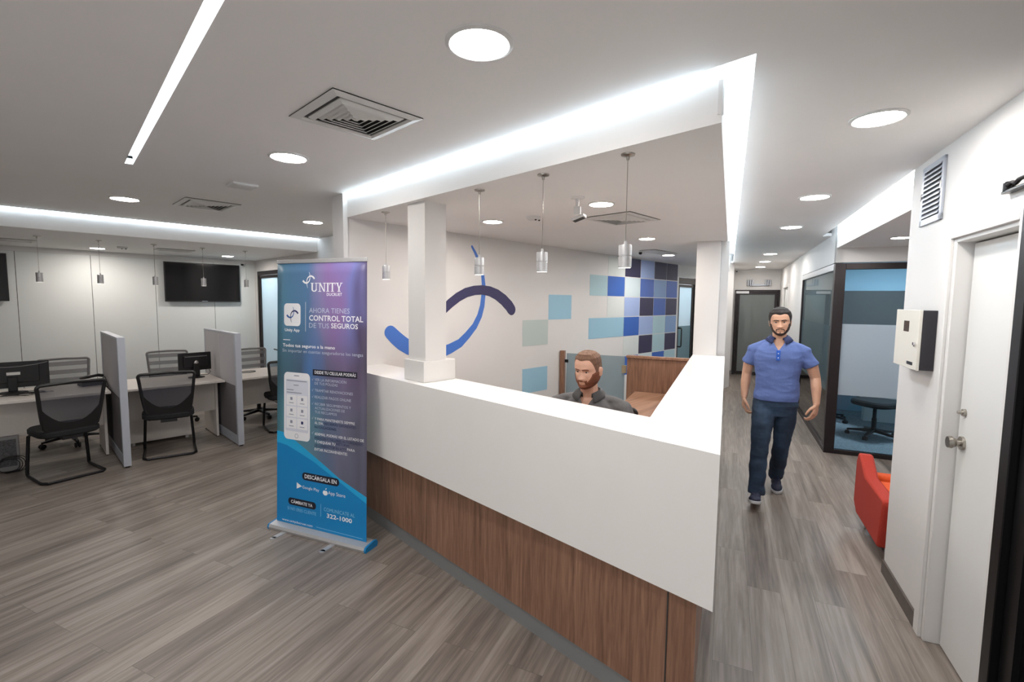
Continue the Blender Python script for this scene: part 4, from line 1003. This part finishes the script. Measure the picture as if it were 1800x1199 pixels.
t = thing('cable', 'black phone cable falling behind the left desk', 'cable'); m = MB(); m.tube([(.65, 7.2, .80), (.69, 7.15, .84), (.695, 7.0, .78), (.69, 6.9, .754), (.66, 7.05, .754)], .004, 6); m.build('cord', BLACK, t)
random.seed(3)
t = thing('cable_tangle', 'tangle of thin black cables under the big monitor', 'cable'); m = MB()
for k in range(4):
    pts = [V((-.25 + .5*random.random(), 6.80 + .2*random.random(), .756 + .006*k)) for _ in range(5)]
    sp_ = []
    for i in range(len(pts)-1):
        for j in range(6): sp_.append(pts[i].lerp(pts[i+1], j/6) + V((0, .02*sin(j), 0)))
    m.tube(sp_, .003, 6)
m.build('cord', BLACK, t)
t = thing('cable', 'thin black cable behind the small monitor', 'cable'); m = MB(); m.tube([(1.63, 7.03, .87), (1.70, 7.05, .87), (1.73, 7.08, .80), (1.72, 7.16, .757), (1.58, 7.22, .757)], .0035, 6); m.build('cord', BLACK, t)
t = thing('cable', 'loop of dark cable lying on the right desk', 'cable', (2.17, 7.08, .756)); m = MB(); m.tube([(.10*cos(a), .07*sin(a), 0.0) for a in [2*pi*i/24 for i in range(24)]], .005, 6, True); m.build('cord', BLACK, t)
t = thing('computer_tower', 'grey computer tower on the floor under the left desk with cables around it', 'computer', (-.12, 6.98, 0))
m = MB(); m.box(-.10, .09, -.17, .26, .012, .36); m.build('case', GREYP, t, bevel=.004)
m = MB(); m.box(-.08, .07, -.172, -.169, .06, .33); m.build('rear_panel', mat('dark_grille', '#4A4A4C', .6, noise=.5, nscale=90), t)
for x in (-.08, .07):
    for y in (-.14, .22): m = MB(); m.cyl((x, y, 0), (x, y, .013), .012, n=10); m.build('foot', BLACK, t)
t = thing('cable_tangle', 'coiled black cables on the floor behind the computer tower', 'cable', (-.11, 6.74, 0)); m = MB()
for k in range(4): m.tube([((.075 + .01*k)*cos(a) + .01*k, .02*sin(3*a) + .01*k, .085 + (.065 + .008*k)*sin(a)) for a in [2*pi*i/24 for i in range(24)]], .0035, 6, True)
m.build('cord', BLACK, t)
# ================= LOUNGE CHAIR =================
t = thing('lounge_chair', 'red upholstered armchair with orange seat in the alcove, half hidden by the right wall', 'armchair', SN(4.20, -1.365), TH)
for y in (.33, -.33):
    m = MB(); pr = [(-.30, .10), (.30, .10), (.40, .17), (.385, .51), (.345, .58), (.29, .58), (.12, .46), (-.34, .455), (-.36, .43)]
    a = [(x, y - .045, z) for x, z in pr]; b_ = [(x, y + .045, z) for x, z in pr]
    m.hexa(a, b_); m.build('side_panel', RED, t, bevel=.02)
m = MB(); m.hexa([(.18, -.285, .20), (.34, -.285, .20), (.34, .285, .20), (.18, .285, .20)], [(.24, -.285, .44), (.355, -.285, .44), (.355, .285, .44), (.24, .285, .44)]); m.build('backrest', ORANGE, t, bevel=.02)
m = MB(); m.box(-.365, .20, -.283, .283, .17, .42); m.build('seat_cushion', ORANGE, t, bevel=.025)
m = MB(); m.box(-.31, .30, -.283, .283, .11, .18); m.build('seat_base', RED, t, bevel=.01)
for x in (-.27, .24):
    for y in (.31, -.31):
        m = MB(); m.cyl((x, y, .105), (x*1.06, y*1.03, 0), .013, .009, n=12); m.build('leg', CHROME, t)
# ================= PEOPLE =================
SKIN = mat('skin', '#C79A80', .5, noise=.05, nscale=25); SKIN2 = mat('skin_fair', '#D3A690', .5, noise=.05, nscale=25)
for s_ in (SKIN, SKIN2):
    setin(s_.node_tree.nodes['Principled BSDF'], 'Subsurface Weight', .08); setin(s_.node_tree.nodes['Principled BSDF'], 'Subsurface Radius', (.01, .004, .002))
HAIR1 = mat('hair_dark', '#1E1715', .65, noise=.3, nscale=120); HAIR2 = mat('hair_brown', '#6A4A36', .6, noise=.25, nscale=120)
BEARD1 = mat('beard_dark', '#3A2C27', .8, noise=.3, nscale=200); BEARD2 = mat('beard_auburn', '#74432D', .8, noise=.3, nscale=200)
POLOB = mat('polo_blue', '#5B6FA6', .85, noise=.07, nscale=90, bump=.3, bscale=500); COLB = mat('collar_navy', '#1F2B55', .8)
POLOG = mat('polo_charcoal', '#5B5B5D', .85, noise=.08, nscale=90, bump=.3, bscale=500)
JEAN = mat('denim_dark', '#26394F', .85, noise=.45, nscale=6, bump=.4, bscale=60); TROU = mat('trousers_dark', '#26262B', .9)
SHOE = mat('shoe_navy', '#272D45', .6); SOLE = mat('sole_grey', '#C9CBCF', .6)
EYEW = mat('eye_white', '#D8D2CC', .3); IRIS = mat('iris_brown', '#2A1A14', .2); LIP = mat('lip', '#A86A5C', .5)
def chain(m, pts, caps=(True, True), n=16):
    """pts (x,y,z,r[,r2]); tapered limbs with ball joints"""
    for a, b in zip(pts, pts[1:]): m.cyl(a[:3], b[:3], a[3], b[3], n)
    for i, p in enumerate(pts):
        if (i == 0 and not caps[0]) or (i == len(pts)-1 and not caps[1]): continue
        m.ell(p[:3], p[3], n)
def zloft(m, rings, n=28, e=2.3):
    rs = []
    for z, rx, ry, cx_, cy_ in rings:
        rs.append([m.bm.verts.new((cx_ + rx*(abs(cos(a))**(2/e))*(1 if cos(a) >= 0 else -1), cy_ + ry*(abs(sin(a))**(2/e))*(1 if sin(a) >= 0 else -1), z)) for a in [2*pi*i/n for i in range(n)]])
    m.loft(rs)
def remesh(m, vox, smooth=2, it=1):
    bmesh.ops.recalc_face_normals(m.bm, faces=m.bm.faces)
    me = bpy.data.meshes.new('tmp'); m.bm.to_mesh(me); m.bm.free(); o = bpy.data.objects.new('tmp', me); col.objects.link(o)
    r = o.modifiers.new('r', 'REMESH'); r.mode = 'VOXEL'; r.voxel_size = vox; r.use_smooth_shade = True
    s_ = o.modifiers.new('s', 'SMOOTH'); s_.factor = .5; s_.iterations = smooth
    bpy.context.view_layer.update(); dg = bpy.context.evaluated_depsgraph_get()
    out = bpy.data.meshes.new_from_object(o.evaluated_get(dg)); bpy.data.objects.remove(o); bpy.data.meshes.remove(me)
    for p in out.polygons: p.use_smooth = True
    return out
def put(me, name, mt, parent):
    me.name = name; me.materials.clear(); me.materials.append(mt); o = bpy.data.objects.new(name, me); col.objects.link(o); o.parent = parent; return o
def shell(src, fn, name, mt, parent, thick=.002):
    """lift the part of a surface where fn(co, normal) gives an offset into a piece of its own"""
    off = [fn(v.co, v.normal) for v in src.vertices]; idx = {}; vs = []; fs = []
    for p in src.polygons:
        if all(off[i] is not None for i in p.vertices):
            f = []
            for i in p.vertices:
                if i not in idx: idx[i] = len(vs); v = src.vertices[i]; vs.append(v.co + v.normal * off[i])
                f.append(idx[i])
            fs.append(f)
    me = bpy.data.meshes.new(name); me.from_pydata(vs, [], fs); me.update()
    for p in me.polygons: p.use_smooth = True
    o = put(me, name, mt, parent); s_ = o.modifiers.new('thickness', 'SOLIDIFY'); s_.thickness = thick; s_.offset = -1
    return o
def cut(me, fn):
    b = bmesh.new(); b.from_mesh(me); bmesh.ops.delete(b, geom=[v for v in b.verts if fn(v.co)], context='VERTS'); b.to_mesh(me); b.free()
    for p in me.polygons: p.use_smooth = True
def interp(tab, z):
    if z >= tab[0][0]: return tab[0][1]
    for (z0, v0), (z1, v1) in zip(tab, tab[1:]):
        if z1 <= z <= z0:
            t_ = (z - z1) / (z0 - z1); t_ = t_*t_*(3 - 2*t_)*.5 + t_*.5; return v1 + (v0 - v1)*t_
    return tab[-1][1]
HW = [(.122, .004), (.119, .024), (.108, .045), (.085, .063), (.055, .0725), (.022, .0745), (-.01, .0735), (-.04, .0695), (-.065, .0635), (-.085, .0535), (-.1, .0405), (-.112, .027), (-.119, .012), (-.121, .003)]
HF = [(.122, .004), (.119, .024), (.108, .050), (.085, .0735), (.055, .0845), (.028, .0885), (.010, .0815), (-.015, .0820), (-.045, .0865), (-.062, .0895), (-.078, .0845), (-.095, .0880), (-.108, .0800), (-.117, .060), (-.121, .030)]
HB = [(.122, .004), (.119, .026), (.108, .058), (.085, .083), (.045, .099), (.0, .098), (-.03, .084), (-.06, .062), (-.085, .030), (-.1, .004), (-.121, -.028)]
def G(x, s_): return math.exp(-x*x/(2*s_*s_))
def head_pt(a, z, ws=1.05, off=0.0):
    """a: angle, 0 = straight ahead; off lifts the surface outwards"""
    w_, f_, b_ = interp(HW, z)*ws, interp(HF, z), interp(HB, z)
    c, s_ = cos(a), sin(a); e = .86
    x = w_*(abs(s_)**e)*(1 if s_ >= 0 else -1)
    y = -(f_*abs(c)**e) if c > 0 else b_*abs(c)**e
    if z > .119 or z < -.119: y = -(f_*c if c > 0 else 0) + (b_*abs(c) if c <= 0 else 0)
    ax = abs(x); fr = max(0, c)**.6 if c > 0 else 0
    nose = 0
    if -.050 < z < .014:
        t_ = (.014 - z)/.050
        nose = (.004 + .020*min(1, t_)**1.2) * (1 if z > -.038 else max(0, (z + .050)/.012)**.6) * G(ax, .0065 + .0050*min(1, t_))
        nose += .007*G(ax - .013, .005)*G(z + .037, .006)
    d = nose - .0085*G(ax - .031, .012)*G(z - .005, .0085) + .0035*G(ax - .027, .016)*G(z - .023, .006) + .0045*G(ax - .047, .014)*G(z + .018, .012)
    d += .0035*G(ax, .017)*(G(z + .060, .0042) + G(z + .0705, .0045)) - .0022*G(ax, .020)*G(z + .0655, .0016) + .003*G(ax, .018)*G(z + .097, .010) - .003*G(ax - .03, .012)*G(z + .055, .014)
    y -= d*fr
    p = V((x, y, z))
    if off:
        nrm = V((x/.0056, y/.0085, max(0, z - .01)**1.5/.0042*1.0)); p += nrm.normalized()*off
    return p
HS_ = 1.03
def head(m, T, jaw=1.0, hs=1.0):
    global HS_
    HS_ = hs
    nz_, na = 84, 96; rings = []
    for i in range(nz_ + 1):
        z = .122*cos(pi*i/nz_) if i < nz_ else -.1215
        z = max(-.121, z)
        rings.append([m.bm.verts.new(T @ (head_pt(2*pi*k/na, z, 1.05*jaw)*HS_)) for k in range(na)])
    m.loft(rings)
    for k in (-1, 1):
        m.ell((k*.079*jaw, .014, -.008), (.007, .018, .031), 16, m=T, rot=M.Rotation(R(-22*k), 3, 'Z')); m.ell((k*.083*jaw, .022, .004), (.005, .012, .018), 12, m=T, rot=M.Rotation(R(-30*k), 3, 'Z'))
def head_shell(root, T, jaw, fn, name, mt, a0=0, a1=2*pi, z0=.122, z1=-.121, na=150, nz_=120):
    """hair or beard grown on the head surface: fn(x, y, z, a) is its thickness, negative where there is none"""
    m = MB(); g = []
    for i in range(nz_+1):
        z = z1 + (z0 - z1)*(i/nz_); row = []
        z = .122*math.sin(pi/2*z/.122) if abs(z) <= .122 else z
        for k in range(na + 1):
            a = a0 + (a1-a0)*k/na; p = head_pt(a, z, 1.05*jaw); d = fn(p.x, p.y, p.z, a)
            row.append(None if d < -.0022 else m.bm.verts.new(T @ (head_pt(a, z, 1.05*jaw, max(d, -.0022))*HS_)))
        g.append(row)
    for i in range(nz_):
        for k in range(na):
            q = (g[i][k], g[i][k+1], g[i+1][k+1], g[i+1][k])
            if all(q): m.bm.faces.new(q)
    if z0 > .12 and all(g[-1]): m.bm.faces.new(g[-1][:-1])
    loose = [v for v in m.bm.verts if not v.link_faces]; bmesh.ops.delete(m.bm, geom=loose, context='VERTS')
    bmesh.ops.remove_doubles(m.bm, verts=m.bm.verts, dist=1e-5)
    return m.build(name, mt, root, ang=80)
def face_parts(root, T, jaw, hair, beard, brow, hair_fn, beard_fn, look=0):
    head_shell(root, T, jaw, hair_fn, 'hair', hair); head_shell(root, T, jaw, beard_fn, 'beard', beard, -1.9, 1.9, .01, -.1205)
    def bf(x, y, z, a):
        ax = abs(x); zc = .0215 + .0035*G(ax - .036, .012) - max(0, ax - .042)*.25
        return min(.0016, .0032 - abs(z - zc)*.9, (ax - .011)*.4, (.050 - ax)*.3)
    for sg in (-1, 1): head_shell(root, T, jaw, bf, 'eyebrow', brow, *((.06, .9) if sg > 0 else (-.9, -.06)), .032, .012, 60, 26)
    def lf(x, y, z, a): return min(.0006, .0010 - abs(abs(z + .0655) - .0045)*.25, (.0215 - abs(x) - abs(z + .0655)*.9)*.25)
    head_shell(root, T, jaw, lf, 'lips', LIP, -.4, .4, -.054, -.078, 40, 24)
    for k in (-1, 1):
        c = head_pt(k*.37, .0045, 1.05*jaw)*HS_; c = V((k*.0315, c.y + .0010, .0045))
        m = MB(); m.ell(c, (.0128, .0052, .0060), 18, m=T); e_ = m.build('eye', EYEW, root)
        m = MB(); m.ell(c + V((look, -.0032, -.0003)), (.0060, .0028, .0056), 14, m=T); m.build('iris', IRIS, e_)
        m = MB(); m.tube([T @ (c + V((x*.0135, -.0045 + .002*x*x, .0052 - .0035*x*x))) for x in (-1, -.5, 0, .5, 1)], .0012, 6); m.build('eyelashes', brow, e_)
def wrinkle(me, amp, sc_, sub=2.0, seed=0):
    from mathutils import noise
    me.update()
    ns = [v.normal.copy() for v in me.vertices]
    for v, n_ in zip(me.vertices, ns):
        q = V((v.co.x*sc_[0], v.co.y*sc_[1], v.co.z*sc_[2])) + V((seed, seed*1.7, 0))
        v.co += n_*amp*(noise.noise(q) - abs(noise.noise(q*sub))*.6)
    me.update()
def vcut(me, z0, slope, ymax):
    b_ = bmesh.new(); b_.from_mesh(me)
    for k in (-1, 1):
        bmesh.ops.bisect_plane(b_, geom=b_.verts[:] + b_.edges[:] + b_.faces[:], plane_co=(0, 0, z0), plane_no=V((k, 0, -slope)).normalized(), dist=1e-5)
    dead = [f for f in b_.faces if (lambda c: c.y < ymax and c.z > z0 and abs(c.x) < (c.z - z0)*slope)(f.calc_center_median())]
    bmesh.ops.delete(b_, geom=dead, context='FACES'); b_.to_mesh(me); b_.free()
    for p in me.polygons: p.use_smooth = True
def hand(m, wr, D, S, Nn, curl=25, k=1.0):
    """wr wrist point, D towards the fingers, S towards the thumb, Nn palm side"""
    wr, D, S, Nn = V(wr), V(D).normalized(), V(S).normalized(), V(Nn).normalized()
    S = (S - D*S.dot(D)).normalized(); Nn = (Nn - D*Nn.dot(D) - S*Nn.dot(S)).normalized()
    rot = M((S, D, Nn)).transposed()
    m.ell(wr + D*.05*k, (.039*k, .052*k, .0165*k), 16, rot=rot); m.ell(wr + D*.072*k, (.040*k, .026*k, .0145*k), 16, rot=rot); m.ell(wr + D*.01, (.027*k, .03*k, .019*k), 14, rot=rot)
    for o_, L_, fan in ((.032, .88, 8), (.0108, 1, 2), (-.0108, .95, -3), (-.031, .78, -10)):
        p = wr + D*(.088 - abs(o_)*.18)*k + S*o_*k; d = (D*cos(R(fan)) + S*sin(R(fan))).normalized(); pts = [(*(p - d*.02), .0088*k)]; a = curl*.5 + (3 if o_ < 0 else 0)
        for seg, rr_ in ((.036*L_, .0082), (.026*L_, .0074), (.020*L_, .0066)):
            dd = (d*cos(R(a)) + Nn*sin(R(a))).normalized(); pts.append((*(V(pts[-1][:3]) + dd*(seg + (.02 if len(pts) == 1 else 0))*k), rr_*k)); a += curl
        chain(m, pts, n=10)
    p = wr + D*.025*k + S*.026*k; d1_ = (S*.75 + D*.65 + Nn*.45).normalized(); d2_ = (S*.3 + D*.9 + Nn*.45).normalized(); d3_ = (D*.95 + Nn*.4 - S*.05).normalized()
    a = p + d1_*.034*k; b = a + d2_*.030*k; c = b + d3_*.024*k
    chain(m, [(*p, .0145*k), (*a, .0110*k), (*b, .0095*k), (*c, .0075*k)], n=10)
def shoe(root, heel, toe, up, name='shoe'):
    heel, toe = V(heel), V(toe); D = (toe - heel).normalized(); U = (V(up) - D*V(up).dot(D)).normalized(); S = D.cross(U); L_ = (toe - heel).length
    T = M(((S.x, D.x, U.x, heel.x), (S.y, D.y, U.y, heel.y), (S.z, D.z, U.z, heel.z), (0, 0, 0, 1)))
    out = [(.030, .0), (.041, .03), (.039, .10), (.049, .17), (.051, .21), (.042, .26), (.021, .285), (0, .291)]
    k = L_/.291; pts = [(-x, y*k) for x, y in out] + [(x, y*k) for x, y in out[::-1][1:]] + [(0, -.008)]
    m = MB(); m.hexa([T @ V((x*.97, y, 0)) for x, y in pts[::-1]], [T @ V((x, y, .024)) for x, y in pts[::-1]]); 
    m2_ = MB(); 
    m2_.ell((0, .045*k, .055), (.039, .055, .048), 18, m=T); m2_.ell((0, .13*k, .042), (.042, .09, .040), 18, m=T); m2_.ell((0, .205*k, .032), (.048, .075, .030), 18, m=T); m2_.cyl(T @ V((0, .045*k, .06)), T @ V((0, .035*k, .105)), .038, .042)
    up_ = put(remesh(m2_, .005, 2), name, SHOE, root); m.build('sole', SOLE, up_, bevel=.003)
    m = MB()
    for q in range(4):
        y = (.10 + .028*q)*k; z = .083 - .011*q; m.tube([T @ V((-.018, y, z - .004)), T @ V((0, y + .004, z + .001)), T @ V((.018, y, z - .004))], .0025, 6)
    m.build('laces', COLB, up_)
def collar(root, c, rx, ry, h, mt, open_=26, fx=1.55, fy=1.30):
    m = MB(); n = 40; A_ = []
    for i in range(n+1):
        a = R(-90 + open_ + (360 - 2*open_)*i/n); f_ = abs(i/n - .5)*2; t_ = max(0, (f_ - .72)/.28)
        x, y = cos(a), sin(a); z = c[2]
        A_.append(((c[0] + rx*.90*x, c[1] + ry*.92*y, z - .015 - .02*t_), (c[0] + rx*.97*x, c[1] + ry*.97*y, z + .022 - .016*f_**2 - .01*t_), (c[0] + rx*1.06*x, c[1] + ry*1.06*y, z + .021 - .016*f_**2 - .01*t_),
                   (c[0] + rx*(1.06 + (fx-1.06)*.55)*x, c[1] + ry*(1.06 + (fy-1.06)*.6)*y, z + .002 - .012*f_**2 - .015*t_),
                   (c[0] + rx*fx*x*(1 + .10*t_), c[1] + ry*fy*y - .014*t_, z - h*.75 - .014*f_**2 - .020*t_)))
    rings = [[m.bm.verts.new(p) for p in q] for q in A_]
    for a, b in zip(rings, rings[1:]):
        for j in range(4): m.bm.faces.new((a[j], b[j], b[j+1], a[j+1]))
    o = m.build('collar', mt, root, ang=60); s_ = o.modifiers.new('t', 'SOLIDIFY'); s_.thickness = .003; s_.offset = 0; return o

def walking_man():
    base = SN(4.86, -.42); face = atan2(-base.y, -base.x)
    root = thing('person', 'bearded man in a blue polo shirt and dark jeans walking up the corridor', 'person', base, face + pi/2)
    m = MB()
    zloft(m, [(.80, .145, .10, 0, 0), (.88, .168, .118, 0, .005), (.97, .155, .11, 0, 0), (1.06, .145, .10, 0, -.005), (1.18, .158, .108, 0, -.01), (1.27, .176, .110, 0, -.008), (1.335, .165, .095, 0, -.002), (1.385, .118, .076, 0, 0), (1.425, .080, .066, 0, .0), (1.45, .058, .058, 0, 0)])
    chain(m, [(0, .004, 1.40, .060), (0, -.006, 1.48, .056), (0, -.010, 1.53, .055)])
    T = M.Translation((0, -.022, 1.590)) @ M.Rotation(R(-3), 4, 'Y') @ M.Rotation(R(2), 4, 'X'); head(m, T, 1.0, .985)
    RW_, LW_ = (-.258, -.005, .895), (.306, -.045, .895)
    chain(m, [(-.150, 0, 1.335, .046), (-.196, .006, 1.322, .047), (-.230, .035, 1.22, .049), (-.248, .055, 1.11, .041), (-.254, .035, 1.03, .041), (-.258, .0, .90, .027)])
    chain(m, [(.150, 0, 1.335, .046), (.196, .003, 1.322, .047), (.258, .02, 1.22, .049), (.292, .035, 1.11, .041), (.300, .0, 1.03, .041), (.306, -.04, .90, .027)])
    hand(m, RW_, (.02, -.10, -1), (.15, -1, 0), (1, .2, 0), 38, 1.08); hand(m, LW_, (-.10, -.12, -1), (-.55, -1, 0), (-1, .45, 0), 36, 1.08)
    legR = [(-.085, 0, .86, .092), (-.098, -.10, .68, .078), (-.105, -.155, .50, .057), (-.108, -.19, .36, .055), (-.110, -.245, .13, .037)]
    legL = [(.080, .0, .86, .092), (.075, .02, .68, .078), (.064, .045, .49, .057), (.052, .13, .34, .055), (.036, .30, .14, .037)]
    chain(m, legR); chain(m, legL); m.ell((-.112, -.27, .09), (.03, .06, .035)); m.ell((.036, .29, .10), (.03, .05, .035))
    put(remesh(m, .0032, 1), 'body', SKIN, root)
    def hfn(x, y, z, a):
        ax = abs(x); L_ = .079 - .010*G(ax, .02) - max(0, ax - .035)*.35
        front = z - L_ - max(0, -(y + .03))*0
        side = min((y + .022 + z*.45)*.8, (z + .002 + max(0, y - .03)*1.3))
        burn = min((y + .026)*.8, (-.004 - y)*.8, z + .035, (ax - .05))
        d = max(front if y < .0 else .05, side, min(burn, .0008))
        if y > .0: d = max(d if z < .06 else .05, min(.05, z + .012 + max(0, y - .03)*1.4))
        th = .005 + .013*max(0, min(1, (z - .01)/.07)) + .004*G(z - .03, .03)*(1 if ax > .05 else 0)
        th += .0012*sin(a*26 + z*60)
        return min(th, d*.45 - .0006)
    def bfn(x, y, z, a):
        ax = abs(x); zl = interp([(.0, -.092), (-.02, -.090), (-.035, -.080), (-.05, -.062), (-.060, -.038), (-.066, -.012), (-.09, .01)], -ax)
        jaw = (zl - z)*.3; neck = .01 if y < -.02 else (z + .121 + 0*ax) * 1
        must = min(.0036 - abs(z + .0530 + ax*.16), .031 - ax)*.45
        link = min(.0030 - abs(ax - .0295 + (z + .055)*.12), z + .095, -.054 - z)*.4
        soul = min(.0055 - ax, z + .1, -.082 - z)*.3
        d = max(jaw, must, link, soul)
        return min(.0026, d - .0002)
    face_parts(root, T, 1.0, HAIR1, BEARD1, HAIR1, hfn, bfn)
    # shirt
    m = MB()
    zloft(m, [(.895, .182, .134, 0, 0), (.93, .183, .136, 0, 0), (1.0, .176, .130, 0, 0), (1.08, .174, .124, 0, -.004), (1.18, .186, .126, 0, -.008), (1.28, .198, .126, 0, -.008), (1.345, .190, .112, 0, -.003), (1.395, .145, .094, 0, 0), (1.425, .105, .084, 0, .002), (1.450, .078, .075, 0, .002)])
    chain(m, [(-.150, 0, 1.348, .056), (-.190, .006, 1.328, .058), (-.234, .033, 1.215, .062)], (True, False)); chain(m, [(.150, 0, 1.348, .056), (.194, .003, 1.328, .058), (.256, .018, 1.215, .062)], (True, False))
    chain(m, [(-.09, 0, 1.395, .045), (-.165, 0, 1.368, .045), (-.205, .004, 1.34, .05)]); chain(m, [(.09, 0, 1.395, .045), (.165, 0, 1.368, .045), (.205, .004, 1.34, .05)])
    sh = remesh(m, .0055, 5); wrinkle(sh, .009, (4, 4, 11), 2.1, 3); vcut(sh, 1.345, .62, -.02); put(sh, 'polo_shirt', POLOB, root)
    collar(root, (0, .002, 1.457), .068, .070, .026, COLB, 26, 1.62, 1.42)
    m = MB(); m.hexa([(-.014, -.137, 1.262), (.014, -.137, 1.262), (.014, -.115, 1.262), (-.014, -.115, 1.262)], [(-.016, -.127, 1.350), (.016, -.127, 1.350), (.016, -.105, 1.350), (-.016, -.105, 1.350)]); pk = m.build('placket', mat('placket_blue', '#2158B8', .7), root, bevel=.002)
    for z in (1.285, 1.322): m = MB(); m.cyl((0, -.139, z), (0, -.126, z), .0045, n=10); m.build('button', WHITE, pk)
    # jeans
    m = MB(); zloft(m, [(.76, .155, .105, 0, 0), (.84, .175, .126, 0, .004), (.92, .172, .124, 0, 0), (.94, .165, .118, 0, 0)])
    g = lambda L_, r: [(x, y, z, q) for (x, y, z, _), q in zip(L_, r)]
    chain(m, g(legR[:4] + [(-.111, -.248, .085, 0)], (.104, .092, .074, .070, .068)), (True, False)); chain(m, g(legL[:4] + [(.035, .305, .105, 0)], (.104, .090, .072, .068, .064)), (True, False))
    jn = remesh(m, .0065, 4); wrinkle(jn, .008, (5, 5, 14), 1.6, 9); put(jn, 'jeans', JEAN, root)
    shoe(root, (-.108, -.205, .012), (-.118, -.475, .075), (0, .2, 1)); shoe(root, (.034, .345, .045), (.052, .065, .003), (0, -.1, 1))
walking_man()

def seated_man():
    root = thing('person', 'bearded man in a charcoal polo sitting behind the reception counter, looking down', 'person', (2.64, 1.80, 0), R(-70))
    m = MB()
    zloft(m, [(.52, .17, .13, 0, .02), (.60, .172, .135, 0, .02), (.72, .158, .12, 0, .0), (.88, .168, .12, 0, -.03), (.97, .178, .118, 0, -.045), (1.035, .165, .098, 0, -.045), (1.085, .118, .08, 0, -.045), (1.12, .08, .07, 0, -.045), (1.15, .058, .058, 0, -.045)])
    chain(m, [(0, -.04, 1.12, .064), (0, -.060, 1.18, .058), (0, -.075, 1.225, .056)])
    T = M.Translation((0, -.098, 1.316)) @ M.Rotation(R(-17), 4, 'Z') @ M.Rotation(R(10), 4, 'X'); head(m, T, 1.03, .975)
    A_ = [(-.15, -.045, 1.035, .046), (-.20, -.05, 1.018, .047), (-.245, -.10, .92, .050), (-.25, -.16, .82, .042), (-.20, -.26, .80, .040), (-.13, -.36, .79, .028)]
    chain(m, A_); chain(m, [(-a, b, c, d) for a, b, c, d in A_])
    hand(m, A_[-1][:3], (.25, -1, -.05), (1, .2, .1), (0, 0, -1), 12); hand(m, (.13, -.36, .79), (-.25, -1, -.05), (-1, .2, .1), (0, 0, -1), 12)
    for k in (-1, 1): chain(m, [(k*.09, .02, .58, .095), (k*.11, -.20, .57, .085), (k*.12, -.40, .56, .060), (k*.12, -.42, .40, .056), (k*.12, -.40, .12, .038)]); m.ell((k*.12, -.44, .07), (.032, .08, .035))
    put(remesh(m, .0034, 1), 'body', SKIN2, root)
    def hfn(x, y, z, a):
        ax = abs(x); front = z - (.086 - .007*G(ax, .018) - max(0, ax - .035)*.30)
        side = min((y + .028 + z*.35)*.8, z + .004)
        burn = min((y + .030)*.8, (.002 - y)*.8, z + .035, ax - .05)
        d = max(front if y < 0 else .05, side, min(burn, .0006))
        if y > 0: d = max(d if z < .06 else .05, min(.05, z + .010 + max(0, y - .03)*1.2))
        th = .0015 + .009*max(0, min(1, (z - .045)/.04)) + .0006*sin(a*22 + z*50)
        return min(th, d*.4 - .0003)
    def bfn(x, y, z, a):
        ax = abs(x); zl = interp([(.0, -.078), (-.02, -.076), (-.035, -.060), (-.05, -.044), (-.060, -.026), (-.066, -.008), (-.09, .012)], -ax)
        must = min(.0075 - abs(z + .0535 + ax*.12), .034 - ax)*.4
        link = min(.007 - abs(ax - .030), z + .095, -.048 - z)*.4
        lipgap = -.01 if (ax < .021 and -.0735 < z < -.0585) else 1
        return min(.0042, max((zl - z)*.35, must, link) - .0001, lipgap)
    face_parts(root, T, 1.03, HAIR2, BEARD2, BEARD2, hfn, bfn, -.001)
    m = MB()
    zloft(m, [(.50, .178, .14, 0, .02), (.60, .180, .143, 0, .02), (.72, .172, .132, 0, .0), (.88, .20, .132, 0, -.03), (.98, .212, .130, 0, -.045), (1.045, .200, .114, 0, -.045), (1.09, .145, .098, 0, -.045), (1.12, .105, .088, 0, -.044), (1.146, .080, .078, 0, -.043)])
    for k in (-1, 1):
        chain(m, [(k*.165, -.045, 1.055, .060), (k*.222, -.05, 1.035, .064), (k*.270, -.11, .90, .070)], (True, False)); chain(m, [(k*.09, -.045, 1.10, .045), (k*.175, -.047, 1.072, .048), (k*.222, -.05, 1.045, .052)])
    sh = remesh(m, .0055, 5); wrinkle(sh, .012, (5, 5, 9), 2.1, 5)
    for v in sh.vertices: v.co.z += .024*max(0, min(1, (v.co.z - .86)/.14))
    vcut(sh, 1.069, .60, -.06); put(sh, 'polo_shirt', POLOG, root)
    collar(root, (0, -.044, 1.168), .070, .072, .026, mat('collar_charcoal', '#4B4B4D', .85), 26, 1.62, 1.42)
    m = MB(); m.hexa([(-.014, -.178, .96), (.014, -.178, .96), (.014, -.16, .96), (-.014, -.16, .96)], [(-.016, -.174, 1.045), (.016, -.174, 1.045), (.016, -.15, 1.045), (-.016, -.15, 1.045)]); m.build('placket', POLOG, root, bevel=.002)
    m = MB(); zloft(m, [(.50, .175, .13, 0, .02), (.60, .180, .14, 0, .02), (.66, .165, .12, 0, .01)])
    for k in (-1, 1): chain(m, [(k*.09, .02, .58, .10), (k*.11, -.20, .57, .094), (k*.12, -.40, .56, .075), (k*.12, -.42, .40, .070), (k*.12, -.41, .12, .062)], (True, False))
    put(remesh(m, .008, 2), 'trousers', TROU, root)
    for k in (-1, 1): shoe(root, (k*.12, -.34, .0), (k*.135, -.62, .0), (0, 0, 1))
    c = dup(c2, (2.72, 1.82, 0), R(110), 'black office chair under the seated man')
    del c['group']
seated_man()
